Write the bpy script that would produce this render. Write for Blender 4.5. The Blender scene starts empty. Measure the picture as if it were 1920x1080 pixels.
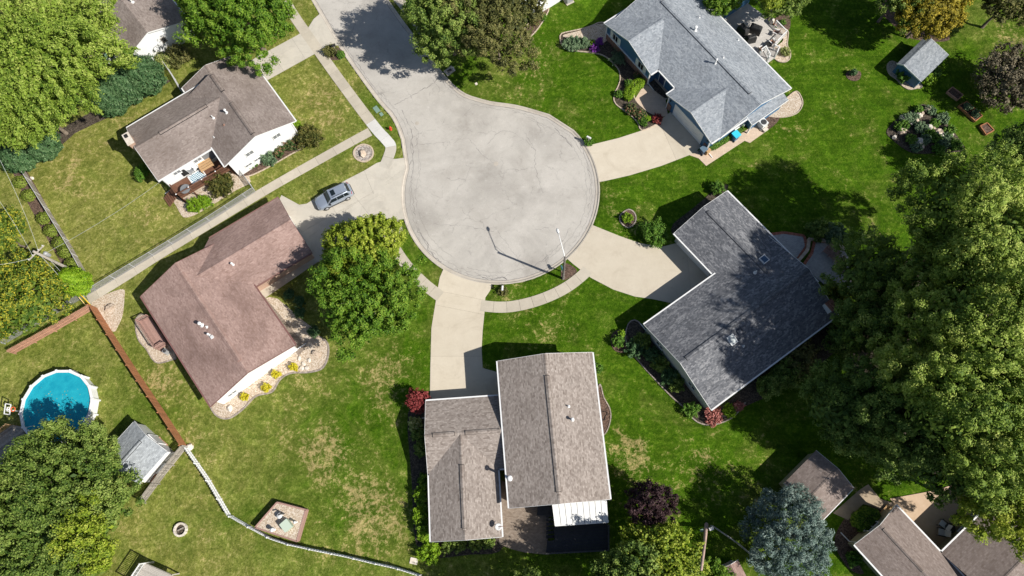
import bpy, math, random
import numpy as np
from mathutils import Matrix, Vector
random.seed(7)
sc = bpy.context.scene
col = sc.collection
# ---------------------------------------------------------------- camera (drone, 76 m up, tilted 17 degrees)
FPX, CAMH = 1300.0, 76.0
_d = np.array([60.0, -400.0, -FPX]); _d /= np.linalg.norm(_d)
_Z = -_d; _X = np.array([1.0, 0, 0]); _X -= _Z * _X.dot(_Z); _X /= np.linalg.norm(_X); _Y = np.cross(_Z, _X)
RC = np.array([_X, _Y, _Z])
cam = bpy.data.cameras.new('camera'); cam.lens = 36 * FPX / 1920; cam.sensor_width = 36; cam.clip_start = 1; cam.clip_end = 6000
camo = bpy.data.objects.new('camera', cam); col.objects.link(camo)
_m = Matrix([list(r) for r in RC]).to_4x4(); _m.translation = (0, 0, CAMH); camo.matrix_world = _m
sc.camera = camo
# ---------------------------------------------------------------- sky, sun, exposure
SAZ, SEL = math.radians(156 - 180), math.radians(42)      # where the sun stands
w = bpy.data.worlds.new('World'); sc.world = w; w.use_nodes = True
wn = w.node_tree.nodes; bg = wn['Background']; sky = wn.new('ShaderNodeTexSky'); sky.sky_type = 'NISHITA'; sky.sun_disc = False
sky.sun_elevation = SEL; sky.sun_rotation = math.pi / 2 - SAZ
w.node_tree.links.new(sky.outputs[0], bg.inputs[0]); bg.inputs[1].default_value = 0.06
sl = bpy.data.lights.new('sun', 'SUN'); sl.energy = 4.3; sl.angle = math.radians(0.55); sl.color = (1, .955, .88)
so = bpy.data.objects.new('sun', sl); col.objects.link(so)
so.rotation_euler = Vector((-math.cos(SAZ) * math.cos(SEL), -math.sin(SAZ) * math.cos(SEL), -math.sin(SEL))).to_track_quat('-Z', 'Y').to_euler()
vs = sc.view_settings; vs.view_transform = 'Standard'; vs.look = 'None'; vs.gamma = 1; vs.use_curve_mapping = False; vs.exposure = 0.5

# ---------------------------------------------------------------- pixel (1920x1080) -> point at height z
def P(px, py, z=0.0):
    r = RC @ np.array([px - 960, -(py - 540), -FPX]); t = (z - CAMH) / r[2]
    return np.array([0, 0, CAMH]) + r * t
def P2(px, py, z=0.0): return P(px, py, z)[:2]
def PL(pts, z=0.0): return [P2(x, y, z) for x, y in pts]
def unit(v): v = np.asarray(v, float); return v / (np.linalg.norm(v) + 1e-12)
def smooth(pts, n=6, closed=False):
    pts = [np.asarray(p, float) for p in pts]; out = []; N = len(pts)
    rng = range(N if closed else N - 1)
    for i in rng:
        if closed: p0, p1, p2, p3 = pts[i - 1], pts[i], pts[(i + 1) % N], pts[(i + 2) % N]
        else: p0, p1, p2, p3 = pts[max(i - 1, 0)], pts[i], pts[i + 1], pts[min(i + 2, N - 1)]
        for k in range(n):
            t = k / n
            out.append(.5 * ((2 * p1) + (-p0 + p2) * t + (2 * p0 - 5 * p1 + 4 * p2 - p3) * t * t + (-p0 + 3 * p1 - 3 * p2 + p3) * t ** 3))
    if not closed: out.append(pts[-1])
    return out
def resample(pts, step):
    pts = [np.asarray(p, float) for p in pts]; d = [0]
    for a, b in zip(pts, pts[1:]): d.append(d[-1] + np.linalg.norm(b - a))
    n = max(1, int(round(d[-1] / step))); s = np.linspace(0, d[-1], n + 1); A = np.array(pts)
    return [np.array([np.interp(x, d, A[:, k]) for k in range(A.shape[1])]) for x in s]

# ---------------------------------------------------------------- objects
def base(o):
    b = np.zeros(3)
    while o is not None: b += np.array(o.location); o = o.parent
    return b
def tag(o, label=None, cat=None, group=None, kind=None):
    if label: o['label'] = label
    if cat: o['category'] = cat
    if group: o['group'] = group
    if kind: o['kind'] = kind
    return o
def thing(name, label, cat, loc, group=None):
    o = bpy.data.objects.new(name, None); col.objects.link(o); o.location = tuple(loc); o.empty_display_size = .3
    return tag(o, label, cat, group)
def inst(src, loc, rot=(0, 0, 0), parent=None, scale=None, name=None):
    o = bpy.data.objects.new(name or src.name.split('.')[0], src.data); col.objects.link(o)
    o.location = tuple(np.asarray(loc, float) - base(parent)); o.rotation_euler = rot; o.parent = parent
    if scale is not None: o.scale = scale
    return o
class MB:
    def __init__(s): s.v = []; s.f = []; s.uv = []; s.hasuv = False
    def face(s, idx, uv=None):
        s.f.append(tuple(idx)); s.uv.append(uv); s.hasuv |= uv is not None
    def add(s, vs): n = len(s.v); s.v += [tuple(map(float, p)) for p in vs]; return n
    def obox(s, c, ax, ay, az, hx, hy, hz):
        c, ax, ay, az = map(np.asarray, (c, ax, ay, az))
        n = s.add([c + ax * hx * i + ay * hy * j + az * hz * k for i in (-1, 1) for j in (-1, 1) for k in (-1, 1)])
        for q in ((0, 1, 3, 2), (4, 6, 7, 5), (0, 4, 5, 1), (2, 3, 7, 6), (0, 2, 6, 4), (1, 5, 7, 3)): s.face([n + i for i in q])
        return s
    def box(s, c, size, rz=0.0):
        a = np.array([math.cos(rz), math.sin(rz), 0]); b = np.array([-a[1], a[0], 0])
        return s.obox(c, a, b, np.array([0, 0, 1.]), size[0] / 2, size[1] / 2, size[2] / 2)
    def bar(s, p, q, wd, ht, up=(0, 0, 1)):
        p, q = np.asarray(p, float), np.asarray(q, float); a = unit(q - p); u = np.asarray(up, float)
        b = unit(np.cross(u, a)); c = np.cross(a, b)
        return s.obox((p + q) / 2, a, b, c, np.linalg.norm(q - p) / 2, wd / 2, ht / 2)
    def prism(s, poly, z0, z1):
        k = len(poly); n = s.add([(p[0], p[1], z0) for p in poly] + [(p[0], p[1], z1) for p in poly])
        s.face([n + k + i for i in range(k)]); s.face([n + i for i in reversed(range(k))])
        for i in range(k): j = (i + 1) % k; s.face([n + i, n + j, n + k + j, n + k + i])
        return s
    def tube(s, pts, rad, n=8, cap=True):
        pts = [np.asarray(p, float) for p in pts]
        if not hasattr(rad, '__len__'): rad = [rad] * len(pts)
        st = len(s.v)
        for i, p in enumerate(pts):
            d = unit(pts[min(i + 1, len(pts) - 1)] - pts[max(i - 1, 0)]); r = np.array([0, 0, 1.]) if abs(d[2]) < .9 else np.array([1., 0, 0])
            a = unit(np.cross(d, r)); b = np.cross(d, a)
            s.add([p + rad[i] * (math.cos(2 * math.pi * k / n) * a + math.sin(2 * math.pi * k / n) * b) for k in range(n)])
        for i in range(len(pts) - 1):
            for k in range(n): q = (k + 1) % n; s.face([st + i * n + k, st + i * n + q, st + i * n + n + q, st + i * n + n + k])
        if cap: s.face([st + k for k in range(n)]); s.face([st + (len(pts) - 1) * n + k for k in range(n)])
        return s
    def lathe(s, c, prof, n=16):
        return s.tube([(c[0], c[1], c[2] + z) for r, z in prof], [max(r, .001) for r, z in prof], n) if False else s._lathe(c, prof, n)
    def _lathe(s, c, prof, n):
        st = len(s.v)
        for r, z in prof: s.add([(c[0] + r * math.cos(2 * math.pi * k / n), c[1] + r * math.sin(2 * math.pi * k / n), c[2] + z) for k in range(n)])
        for i in range(len(prof) - 1):
            for k in range(n): q = (k + 1) % n; s.face([st + i * n + k, st + i * n + q, st + i * n + n + q, st + i * n + n + k])
        s.face([st + (len(prof) - 1) * n + k for k in range(n)]); s.face([st + k for k in range(n)])
        return s
    def blob(s, c, r, seed=0, n=10, m=6, jit=.18, flat=1.0):
        R = random.Random(seed); st = len(s.v)
        for i in range(1, m):
            t = math.pi * i / m
            for k in range(n):
                a = 2 * math.pi * k / n; j = 1 + R.uniform(-jit, jit)
                s.add([(c[0] + r[0] * j * math.sin(t) * math.cos(a), c[1] + r[1] * j * math.sin(t) * math.sin(a), c[2] + r[2] * j * math.cos(t) * flat)])
        for i in range(m - 2):
            for k in range(n): q = (k + 1) % n; s.face([st + i * n + k, st + i * n + q, st + (i + 1) * n + q, st + (i + 1) * n + k])
        s.face([st + k for k in range(n)]); s.face([st + (m - 2) * n + k for k in reversed(range(n))])
        return s
    def build(s, name, mat, parent=None, sm=False):
        me = bpy.data.meshes.new(name); b = base(parent)
        me.from_pydata([(v[0] - b[0], v[1] - b[1], v[2] - b[2]) for v in s.v], [], s.f)
        if s.hasuv:
            L = me.uv_layers.new(name='UVMap'); i = 0
            for f, uv in zip(s.f, s.uv):
                for k in range(len(f)):
                    L.data[i].uv = uv[k] if uv is not None else (0, 0); i += 1
        if sm: me.polygons.foreach_set('use_smooth', [True] * len(me.polygons))
        me.materials.append(mat); o = bpy.data.objects.new(name, me); col.objects.link(o); o.parent = parent
        return o
def proto(m, name, mat):
    o = m.build(name, mat, None); col.objects.unlink(o); return o
def sheet(name, poly, z0, z1, mat, parent=None): return MB().prism(poly, z0, z1).build(name, mat, parent)

# ---------------------------------------------------------------- materials
def newmat(name):
    m = bpy.data.materials.new(name); m.use_nodes = True; nt = m.node_tree
    return m, nt, nt.nodes, nt.links, nt.nodes['Principled BSDF']
def lin(c): return tuple((x / 255 / 12.92 if x / 255 <= .04045 else ((x / 255 + .055) / 1.055) ** 2.4) for x in c) if max(c) > 1 else tuple(c)
def rgba(c): c = lin(c); return (c[0], c[1], c[2], 1)
def noise(nt, vec, scale, detail=4, rough=.6, dist=0):
    n = nt.nodes.new('ShaderNodeTexNoise'); n.inputs['Scale'].default_value = scale; n.inputs['Detail'].default_value = detail
    n.inputs['Roughness'].default_value = rough; n.inputs['Distortion'].default_value = dist
    if vec is not None: nt.links.new(vec, n.inputs['Vector'])
    return n.outputs['Fac']
def ramp(nt, fac, stops, interp='LINEAR'):
    r = nt.nodes.new('ShaderNodeValToRGB'); e = r.color_ramp.elements; r.color_ramp.interpolation = interp
    while len(e) < len(stops): e.new(.5)
    for el, (p, c) in zip(e, stops): el.position = p; el.color = rgba(c) if hasattr(c, '__len__') else (c, c, c, 1)
    nt.links.new(fac, r.inputs[0]); return r.outputs[0]
def mix(nt, fac, a, b, mode='MIX'):
    m = nt.nodes.new('ShaderNodeMix'); m.data_type = 'RGBA'; m.blend_type = mode
    for s, v in ((m.inputs['Factor'], fac), (m.inputs[6], a), (m.inputs[7], b)):
        if hasattr(v, 'is_output'): nt.links.new(v, s)
        elif hasattr(v, '__len__'): s.default_value = rgba(v)
        else: s.default_value = v
    return m.outputs[2]
def math_(nt, op, a, b=0.0, clamp=False):
    m = nt.nodes.new('ShaderNodeMath'); m.operation = op; m.use_clamp = clamp
    for s, v in zip(m.inputs, (a, b)):
        if hasattr(v, 'is_output'): nt.links.new(v, s)
        else: s.default_value = v
    return m.outputs[0]
def position(nt): return nt.nodes.new('ShaderNodeNewGeometry').outputs['Position']
def bump(nt, bs, h, strength, dist):
    b = nt.nodes.new('ShaderNodeBump'); b.inputs['Strength'].default_value = strength; b.inputs['Distance'].default_value = dist
    nt.links.new(h, b.inputs['Height']); nt.links.new(b.outputs[0], bs.inputs['Normal'])
def orand(nt):
    return nt.nodes.new('ShaderNodeObjectInfo').outputs['Random']
def M(name, c1, c2=None, scale=4, rough=.8, bmp=0.0, metal=0.0, rnd=0.0, spec=.3, big=None):
    m, nt, N, L, bs = newmat(name); bs.inputs['Roughness'].default_value = rough; bs.inputs['Metallic'].default_value = metal; bs.inputs['Specular IOR Level'].default_value = spec
    if c2 is None and not rnd: bs.inputs['Base Color'].default_value = rgba(c1); return m
    pos = position(nt); n = noise(nt, pos, scale, 8, .65)
    c = ramp(nt, n, [(.3, c1), (.7, c2 or c1)])
    if big: c = mix(nt, math_(nt, 'MULTIPLY', ramp(nt, noise(nt, pos, big[0], 5), [(.35, 0.), (.65, 1.)]), big[2]), c, big[1])
    if rnd:
        v = math_(nt, 'ADD', math_(nt, 'MULTIPLY', orand(nt), 2 * rnd), 1 - rnd)
        hs = N.new('ShaderNodeHueSaturation'); L.new(c, hs.inputs['Color']); L.new(v, hs.inputs['Value']); c = hs.outputs[0]
    L.new(c, bs.inputs['Base Color'])
    if bmp: bump(nt, bs, noise(nt, pos, scale * 6, 4), bmp, .02)
    return m
def shingle(name, ca, cb, cpatch=None, patch=.5, stain=None, tab=(.32, .15)):
    m, nt, N, L, bs = newmat(name); bs.inputs['Roughness'].default_value = .93; bs.inputs['Specular IOR Level'].default_value = .15
    uv = N.new('ShaderNodeUVMap').outputs[0]
    def brick(wd, ht, off):
        b = N.new('ShaderNodeTexBrick'); L.new(uv, b.inputs['Vector']); b.inputs['Scale'].default_value = 1; b.inputs['Brick Width'].default_value = wd
        b.inputs['Row Height'].default_value = ht; b.inputs['Mortar Size'].default_value = .008; b.inputs['Mortar Smooth'].default_value = .3; b.offset = off
        b.inputs['Color1'].default_value = (0, 0, 0, 1); b.inputs['Color2'].default_value = (1, 1, 1, 1); b.inputs['Mortar'].default_value = (.2, .2, .2, 1); return b
    b1 = brick(tab[0] * .72, tab[1], .37); b2 = brick(tab[0] * 1.6, tab[1], .61)
    v = math_(nt, 'ADD', math_(nt, 'MULTIPLY', b1.outputs[0], .65), math_(nt, 'MULTIPLY', b2.outputs[0], .35))
    v = math_(nt, 'ADD', math_(nt, 'MULTIPLY', v, .75), math_(nt, 'MULTIPLY', noise(nt, uv, 14, 3), .3))
    c = ramp(nt, v, [(.1, ca), (.9, cb)])
    mp = N.new('ShaderNodeMapping'); mp.inputs['Scale'].default_value = (.55, 1.6, 1); L.new(uv, mp.inputs['Vector'])
    if cpatch is not None:
        pn = math_(nt, 'ADD', noise(nt, mp.outputs[0], 1.1, 6, .72), math_(nt, 'MULTIPLY', b1.outputs[0], .16))
        c = mix(nt, math_(nt, 'MULTIPLY', ramp(nt, pn, [(.58, 0.), (.7, 1.)]), patch), c, cpatch)
    if stain is not None:
        st = ramp(nt, noise(nt, position(nt), .16, 6, .7, .8), [(.42, 0.), (.68, 1.)])
        c = mix(nt, math_(nt, 'MULTIPLY', st, stain[1]), c, stain[0])
    c = mix(nt, .22, c, ramp(nt, noise(nt, position(nt), .5, 6, .6), [(.3, .35), (.7, 1.)]), 'MULTIPLY')
    L.new(c, bs.inputs['Base Color'])
    bump(nt, bs, math_(nt, 'ADD', math_(nt, 'MULTIPLY', b1.outputs['Fac'], -1.2), math_(nt, 'MULTIPLY', b1.outputs[0], .5)), .5, .012)
    return m
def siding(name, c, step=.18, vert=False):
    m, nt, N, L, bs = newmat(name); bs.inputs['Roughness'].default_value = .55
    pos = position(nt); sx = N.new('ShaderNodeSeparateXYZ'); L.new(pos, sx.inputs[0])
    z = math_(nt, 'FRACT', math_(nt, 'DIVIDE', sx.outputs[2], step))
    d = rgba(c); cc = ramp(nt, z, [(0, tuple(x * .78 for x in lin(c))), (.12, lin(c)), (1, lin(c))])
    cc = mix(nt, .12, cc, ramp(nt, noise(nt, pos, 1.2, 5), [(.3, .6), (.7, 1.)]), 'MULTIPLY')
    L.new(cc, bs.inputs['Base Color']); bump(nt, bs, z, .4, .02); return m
def brickmat(name, ca, cb, mort, wd=.21, ht=.07, flat=False):
    m, nt, N, L, bs = newmat(name); bs.inputs['Roughness'].default_value = .9
    pos = position(nt); vec = pos
    if not flat:
        sx = N.new('ShaderNodeSeparateXYZ'); L.new(pos, sx.inputs[0]); cb_ = N.new('ShaderNodeCombineXYZ')
        L.new(math_(nt, 'ADD', sx.outputs[0], sx.outputs[1]), cb_.inputs[0]); L.new(sx.outputs[2], cb_.inputs[1]); vec = cb_.outputs[0]
    b = N.new('ShaderNodeTexBrick'); L.new(vec, b.inputs['Vector']); b.inputs['Scale'].default_value = 1
    b.inputs['Brick Width'].default_value = wd; b.inputs['Row Height'].default_value = ht; b.inputs['Mortar Size'].default_value = .009
    b.inputs['Color1'].default_value = rgba(ca); b.inputs['Color2'].default_value = rgba(cb); b.inputs['Mortar'].default_value = rgba(mort)
    c = mix(nt, .25, b.outputs[0], ramp(nt, noise(nt, pos, 2.5, 6), [(.3, .5), (.7, 1.)]), 'MULTIPLY')
    L.new(c, bs.inputs['Base Color']); bump(nt, bs, b.outputs['Fac'], -.5, .01); return m
def gravelmat(name, ca, cb, cc, scale=14):
    m, nt, N, L, bs = newmat(name); bs.inputs['Roughness'].default_value = .9
    pos = position(nt); v = N.new('ShaderNodeTexVoronoi'); v.inputs['Scale'].default_value = scale; L.new(pos, v.inputs['Vector'])
    sx = N.new('ShaderNodeSeparateColor'); L.new(v.outputs['Color'], sx.inputs[0])
    c = ramp(nt, sx.outputs[0], [(.05, ca), (.5, cb), (.95, cc)])
    c = mix(nt, .3, c, ramp(nt, noise(nt, pos, 1.3, 6), [(.3, .45), (.7, 1.)]), 'MULTIPLY')
    L.new(c, bs.inputs['Base Color']); bump(nt, bs, v.outputs['Distance'], -1, .05); return m
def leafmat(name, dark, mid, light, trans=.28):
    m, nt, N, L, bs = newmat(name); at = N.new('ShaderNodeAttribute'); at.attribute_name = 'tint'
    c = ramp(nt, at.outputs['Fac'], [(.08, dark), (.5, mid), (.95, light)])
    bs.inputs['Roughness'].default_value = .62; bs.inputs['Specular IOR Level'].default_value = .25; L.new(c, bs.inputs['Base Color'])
    tr = N.new('ShaderNodeBsdfTranslucent'); L.new(c, tr.inputs[0]); mx = N.new('ShaderNodeMixShader'); mx.inputs[0].default_value = trans
    L.new(bs.outputs[0], mx.inputs[1]); L.new(tr.outputs[0], mx.inputs[2]); L.new(mx.outputs[0], N['Material Output'].inputs[0]); return m
def lawnmat():
    m, nt, N, L, bs = newmat('lawn'); bs.inputs['Roughness'].default_value = .95; bs.inputs['Specular IOR Level'].default_value = .05
    pos = position(nt); at = N.new('ShaderNodeAttribute'); at.attribute_name = 'lawn'; sp = N.new('ShaderNodeSeparateColor'); L.new(at.outputs['Color'], sp.inputs[0])
    dry, olive, stripe = sp.outputs[0], sp.outputs[1], sp.outputs[2]
    f0 = noise(nt, pos, .07, 4, .6, .5); f1 = noise(nt, pos, .9, 6, .75, .6); f2 = noise(nt, pos, 2.6, 4, .8, .3); f3 = noise(nt, pos, .25, 6, .7, .8); f4 = noise(nt, pos, 7, 2, .6)
    mp = N.new('ShaderNodeMapping'); mp.inputs['Rotation'].default_value = (0, 0, math.radians(52)); mp.inputs['Scale'].default_value = (.12, 1.7, 1); L.new(pos, mp.inputs['Vector']); st = noise(nt, mp.outputs[0], 1.0, 4, .65, .25)
    g = math_(nt, 'ADD', math_(nt, 'MULTIPLY', f1, .34), math_(nt, 'ADD', math_(nt, 'MULTIPLY', f2, .5), math_(nt, 'MULTIPLY', f4, .16)))
    g = math_(nt, 'ADD', g, math_(nt, 'MULTIPLY', math_(nt, 'MULTIPLY', math_(nt, 'SUBTRACT', st, .5), stripe), .24))
    lush = ramp(nt, g, [(.33, (.016, .047, .002)), (.5, (.046, .103, .004)), (.66, (.125, .195, .016))])
    oliv = ramp(nt, g, [(.33, (.055, .080, .010)), (.5, (.185, .195, .042)), (.66, (.42, .38, .14))])
    o = math_(nt, 'ADD', olive, math_(nt, 'ADD', math_(nt, 'MULTIPLY', math_(nt, 'SUBTRACT', f3, .5), 1.7), math_(nt, 'MULTIPLY', math_(nt, 'SUBTRACT', f0, .5), .8)), True)
    c = mix(nt, o, lush, oliv)
    s = math_(nt, 'ADD', math_(nt, 'MULTIPLY', f1, .75), math_(nt, 'ADD', math_(nt, 'MULTIPLY', f2, .75), math_(nt, 'MULTIPLY', f3, .5)))
    s = math_(nt, 'ADD', s, math_(nt, 'MULTIPLY', dry, .22))
    sf = ramp(nt, math_(nt, 'MULTIPLY', s, .5), [(.565, 0.), (.64, 1.)])
    straw = ramp(nt, f4, [(.3, (.30, .215, .085)), (.7, (.56, .43, .22))])
    c = mix(nt, math_(nt, 'MULTIPLY', sf, .68), c, straw)
    f5 = noise(nt, pos, .42, 8, .78, 1.0); f6 = noise(nt, pos, 1.7, 5, .8)
    c = mix(nt, .8, c, ramp(nt, f5, [(.3, .62), (.5, 1.0), (.7, 1.6)]), 'MULTIPLY')
    c = mix(nt, math_(nt, 'MULTIPLY', ramp(nt, f6, [(.6, 0.), (.7, 1.)]), .32), c, (.24, .27, .06))
    L.new(c, bs.inputs['Base Color'])
    bump(nt, bs, math_(nt, 'ADD', f2, math_(nt, 'MULTIPLY', f4, .5)), .8, .12); return m
def concretemat(name, ca, cb, stain, joint=None, rnd=.05):
    m, nt, N, L, bs = newmat(name); bs.inputs['Roughness'].default_value = .88; bs.inputs['Specular IOR Level'].default_value = .2
    pos = position(nt); c = ramp(nt, noise(nt, pos, .7, 8, .7), [(.3, ca), (.7, cb)])
    c = mix(nt, math_(nt, 'MULTIPLY', ramp(nt, noise(nt, pos, .33, 8, .75, 1.2), [(.52, 0.), (.76, 1.)]), .5), c, stain)
    mp = N.new('ShaderNodeMapping'); mp.inputs['Rotation'].default_value = (0, 0, .5); mp.inputs['Scale'].default_value = (.25, 1.8, 1); L.new(pos, mp.inputs['Vector'])
    c = mix(nt, math_(nt, 'MULTIPLY', ramp(nt, noise(nt, mp.outputs[0], .8, 7, .75, .4), [(.58, 0.), (.75, 1.)]), .35), c, stain)
    c = mix(nt, math_(nt, 'MULTIPLY', ramp(nt, noise(nt, pos, 3.2, 4, .8), [(.66, 0.), (.76, 1.)]), .3), c, stain)
    c = mix(nt, .18, c, ramp(nt, noise(nt, pos, 22, 3), [(.3, .5), (.7, 1.)]), 'MULTIPLY')
    v = math_(nt, 'ADD', math_(nt, 'MULTIPLY', orand(nt), 2 * rnd), 1 - rnd); hs = N.new('ShaderNodeHueSaturation'); L.new(c, hs.inputs['Color']); L.new(v, hs.inputs['Value'])
    L.new(hs.outputs[0], bs.inputs['Base Color']); bump(nt, bs, noise(nt, pos, 40, 3), .25, .01); return m
def roadmat():
    m, nt, N, L, bs = newmat('worn_road'); bs.inputs['Roughness'].default_value = .92; bs.inputs['Specular IOR Level'].default_value = .15
    pos = position(nt)
    c = ramp(nt, noise(nt, pos, .22, 8, .68, .5), [(.28, (.42, .39, .35)), (.5, (.515, .485, .44)), (.75, (.585, .55, .50))])
    c = mix(nt, math_(nt, 'MULTIPLY', ramp(nt, noise(nt, pos, .11, 5, .6, .3), [(.48, 0.), (.68, 1.)]), .6), c, (.29, .27, .245))
    c = mix(nt, math_(nt, 'MULTIPLY', ramp(nt, noise(nt, pos, .9, 8, .75, 1.5), [(.56, 0.), (.72, 1.)]), .45), c, (.23, .21, .19))
    c = mix(nt, math_(nt, 'MULTIPLY', ramp(nt, noise(nt, pos, 2.2, 5, .7), [(.6, 0.), (.7, 1.)]), .5), c, (.62, .59, .55))
    c = mix(nt, math_(nt, 'MULTIPLY', ramp(nt, noise(nt, pos, 3.5, 4, .8), [(.66, 0.), (.72, 1.)]), .55), c, (.20, .185, .17))
    c = mix(nt, .4, c, ramp(nt, noise(nt, pos, 18, 3), [(.3, .55), (.7, 1.)]), 'MULTIPLY')
    for px_, py_, rr in ((872, 238, 3.2), (905, 318, 3.6), (860, 290, 2.0), (1000, 245, 1.6), (985, 505, 2.0)):
        vd = N.new('ShaderNodeVectorMath'); vd.operation = 'DISTANCE'; L.new(pos, vd.inputs[0]); vd.inputs[1].default_value = tuple(P(px_, py_, -.1))
        sf = math_(nt, 'SUBTRACT', 1.0, math_(nt, 'DIVIDE', vd.outputs['Value'], rr), True); sf = math_(nt, 'MULTIPLY', sf, ramp(nt, noise(nt, pos, .8, 6, .7), [(.35, 0.), (.6, 1.)]))
        c = mix(nt, math_(nt, 'MULTIPLY', sf, .5), c, (.24, .22, .195))
    # hairline cracks
    v = N.new('ShaderNodeTexVoronoi'); v.feature = 'DISTANCE_TO_EDGE'; v.inputs['Scale'].default_value = .27
    dn = N.new('ShaderNodeTexNoise'); dn.inputs['Scale'].default_value = .9; dn.inputs['Detail'].default_value = 6; L.new(pos, dn.inputs['Vector'])
    va = N.new('ShaderNodeVectorMath'); va.operation = 'MULTIPLY_ADD'; L.new(dn.outputs['Color'], va.inputs[0]); va.inputs[1].default_value = (1.6, 1.6, 0); L.new(pos, va.inputs[2])
    L.new(va.outputs[0], v.inputs['Vector'])
    ck = math_(nt, 'MULTIPLY', ramp(nt, v.outputs['Distance'], [(0, 1.), (.012, 0.)]), ramp(nt, noise(nt, pos, .35, 3), [(.5, 0.), (.58, 1.)]))
    c = mix(nt, math_(nt, 'MULTIPLY', ck, .4), c, (.13, .125, .12))
    L.new(c, bs.inputs['Base Color']); bump(nt, bs, noise(nt, pos, 30, 3), .3, .01); return m
MT = {}
MT['lawn'] = lawnmat(); MT['road'] = roadmat()
MT['drive'] = concretemat('driveway_concrete', (.54, .475, .375), (.60, .535, .43), (.36, .30, .22), rnd=.07)
MT['drive_grey'] = concretemat('grey_drive_concrete', (.50, .465, .40), (.58, .535, .455), (.30, .27, .22))
MT['walk'] = concretemat('walk_concrete', (.45, .405, .33), (.54, .485, .395), (.33, .285, .22), rnd=.07)
MT['walk_new'] = concretemat('new_concrete', (.58, .57, .54), (.66, .65, .62), (.5, .48, .45))
MT['kerb'] = concretemat('kerb_concrete', (.42, .375, .32), (.55, .50, .43), (.20, .17, .13))
MT['stamped'] = brickmat('stamped_tan_concrete', (.58, .45, .34), (.64, .50, .38), (.50, .38, .28), .5, .33, True)
MT['crack'] = M('dark_crack', (.13, .12, .115), (.30, .285, .27), 1.2)
MT['joint'] = M('joint_dirt', (.12, .10, .08), (.2, .17, .13), 5)
MT['white'] = M('white_paint', (.78, .78, .77), (.72, .72, .71), 1.5, .5)
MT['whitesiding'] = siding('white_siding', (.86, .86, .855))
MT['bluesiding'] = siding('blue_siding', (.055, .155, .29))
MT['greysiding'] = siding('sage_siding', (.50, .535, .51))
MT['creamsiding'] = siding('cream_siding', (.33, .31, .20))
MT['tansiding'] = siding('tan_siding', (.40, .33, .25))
MT['brick'] = brickmat('red_brick', (.23, .085, .05), (.30, .13, .08), (.32, .27, .22))
MT['pinkbrick'] = brickmat('tan_pink_brick', (.42, .24, .16), (.48, .30, .21), (.45, .38, .32))
MT['glass'] = M('window_glass', (.015, .02, .025), rough=.08, spec=.6)
MT['greyglass'] = M('grey_glass', (.20, .21, .22), rough=.15, spec=.5)  # one even mid-grey glass
MT['darkmetal'] = M('dark_metal', (.05, .05, .052), (.09, .09, .09), 6, .5, metal=.3)
MT['steel'] = M('galvanised_steel', (.34, .35, .36), (.44, .44, .44), 7, .6, metal=.3)
MT['pipewhite'] = M('pale_flashing', (.62, .63, .62), (.75, .75, .74), 6, .45)
MT['black'] = M('black_plastic', (.015, .015, .016), (.03, .03, .03), 4, .5)
MT['mulch'] = gravelmat('bark_mulch', (.05, .03, .02), (.11, .065, .045), (.19, .125, .09), 11)
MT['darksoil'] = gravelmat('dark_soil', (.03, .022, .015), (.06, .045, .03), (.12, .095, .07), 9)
MT['gravel'] = gravelmat('tan_gravel', (.36, .27, .18), (.55, .44, .33), (.70, .62, .52), 13)
MT['greygravel'] = gravelmat('grey_gravel', (.20, .17, .15), (.36, .31, .27), (.55, .50, .45), 9)
MT['stone'] = M('field_stone', (.40, .30, .22), (.62, .52, .42), 3, .9, .5, rnd=.25)
MT['palestone'] = M('pale_limestone', (.55, .47, .38), (.74, .69, .62), 3, .9, .5, rnd=.15)
MT['edging'] = M('edging_block', (.25, .21, .18), (.40, .34, .29), 6, .9, .4, rnd=.25)
MT['edgetan'] = M('tan_edging', (.45, .36, .27), (.58, .48, .38), 6, .9, .4)
MT['fenceboard'] = M('cedar_board', (.33, .135, .06), (.48, .215, .105), 5, .85, .3, rnd=.16)
MT['fencepink'] = M('sun_faded_board', (.38, .20, .13), (.50, .29, .20), 5, .85, .3, rnd=.18)
MT['greyboard'] = M('weathered_board', (.22, .195, .165), (.42, .38, .33), 6, .9, .4, rnd=.28)
MT['deckbrown'] = M('deck_stain', (.12, .055, .032), (.19, .095, .06), 5, .75, .2, rnd=.12)
MT['deckpink'] = M('faded_mauve_wood', (.30, .18, .15), (.40, .25, .21), 5, .8, .2, rnd=.1)
MT['deckgrey'] = M('pale_grey_deck', (.46, .43, .40), (.56, .53, .49), 5, .8, .2, rnd=.06)
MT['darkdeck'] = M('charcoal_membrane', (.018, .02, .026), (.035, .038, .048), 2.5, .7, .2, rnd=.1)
MT['tanwood'] = M('tan_wood', (.45, .27, .13), (.58, .38, .20), 6, .75, .2, rnd=.15)
MT['bark'] = M('bark', (.10, .075, .055), (.22, .18, .14), 5, .95, .8)
MT['paver'] = brickmat('grey_pavers', (.36, .36, .365), (.48, .475, .47), (.25, .24, .23), .24, .12, True)
MT['brownpaver'] = brickmat('brown_pavers', (.22, .17, .13), (.32, .26, .21), (.15, .12, .09), .24, .12, True)
MT['redpaver'] = M('red_paver', (.30, .10, .06), (.40, .16, .11), 5, .9, .3, rnd=.2)
R_ = {}
R_['taupe'] = shingle('taupe_shingles', (.205, .165, .145), (.37, .315, .285), stain=((.13, .10, .085), .5))
R_['pink'] = shingle('faded_red_shingles', (.275, .180, .150), (.47, .335, .295), stain=((.15, .095, .08), .6))
R_['beige'] = shingle('beige_shingles', (.185, .150, .128), (.44, .385, .345))
R_['charcoal'] = shingle('charcoal_shingles', (.085, .089, .100), (.195, .200, .215), (.33, .33, .34), .6)
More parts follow.
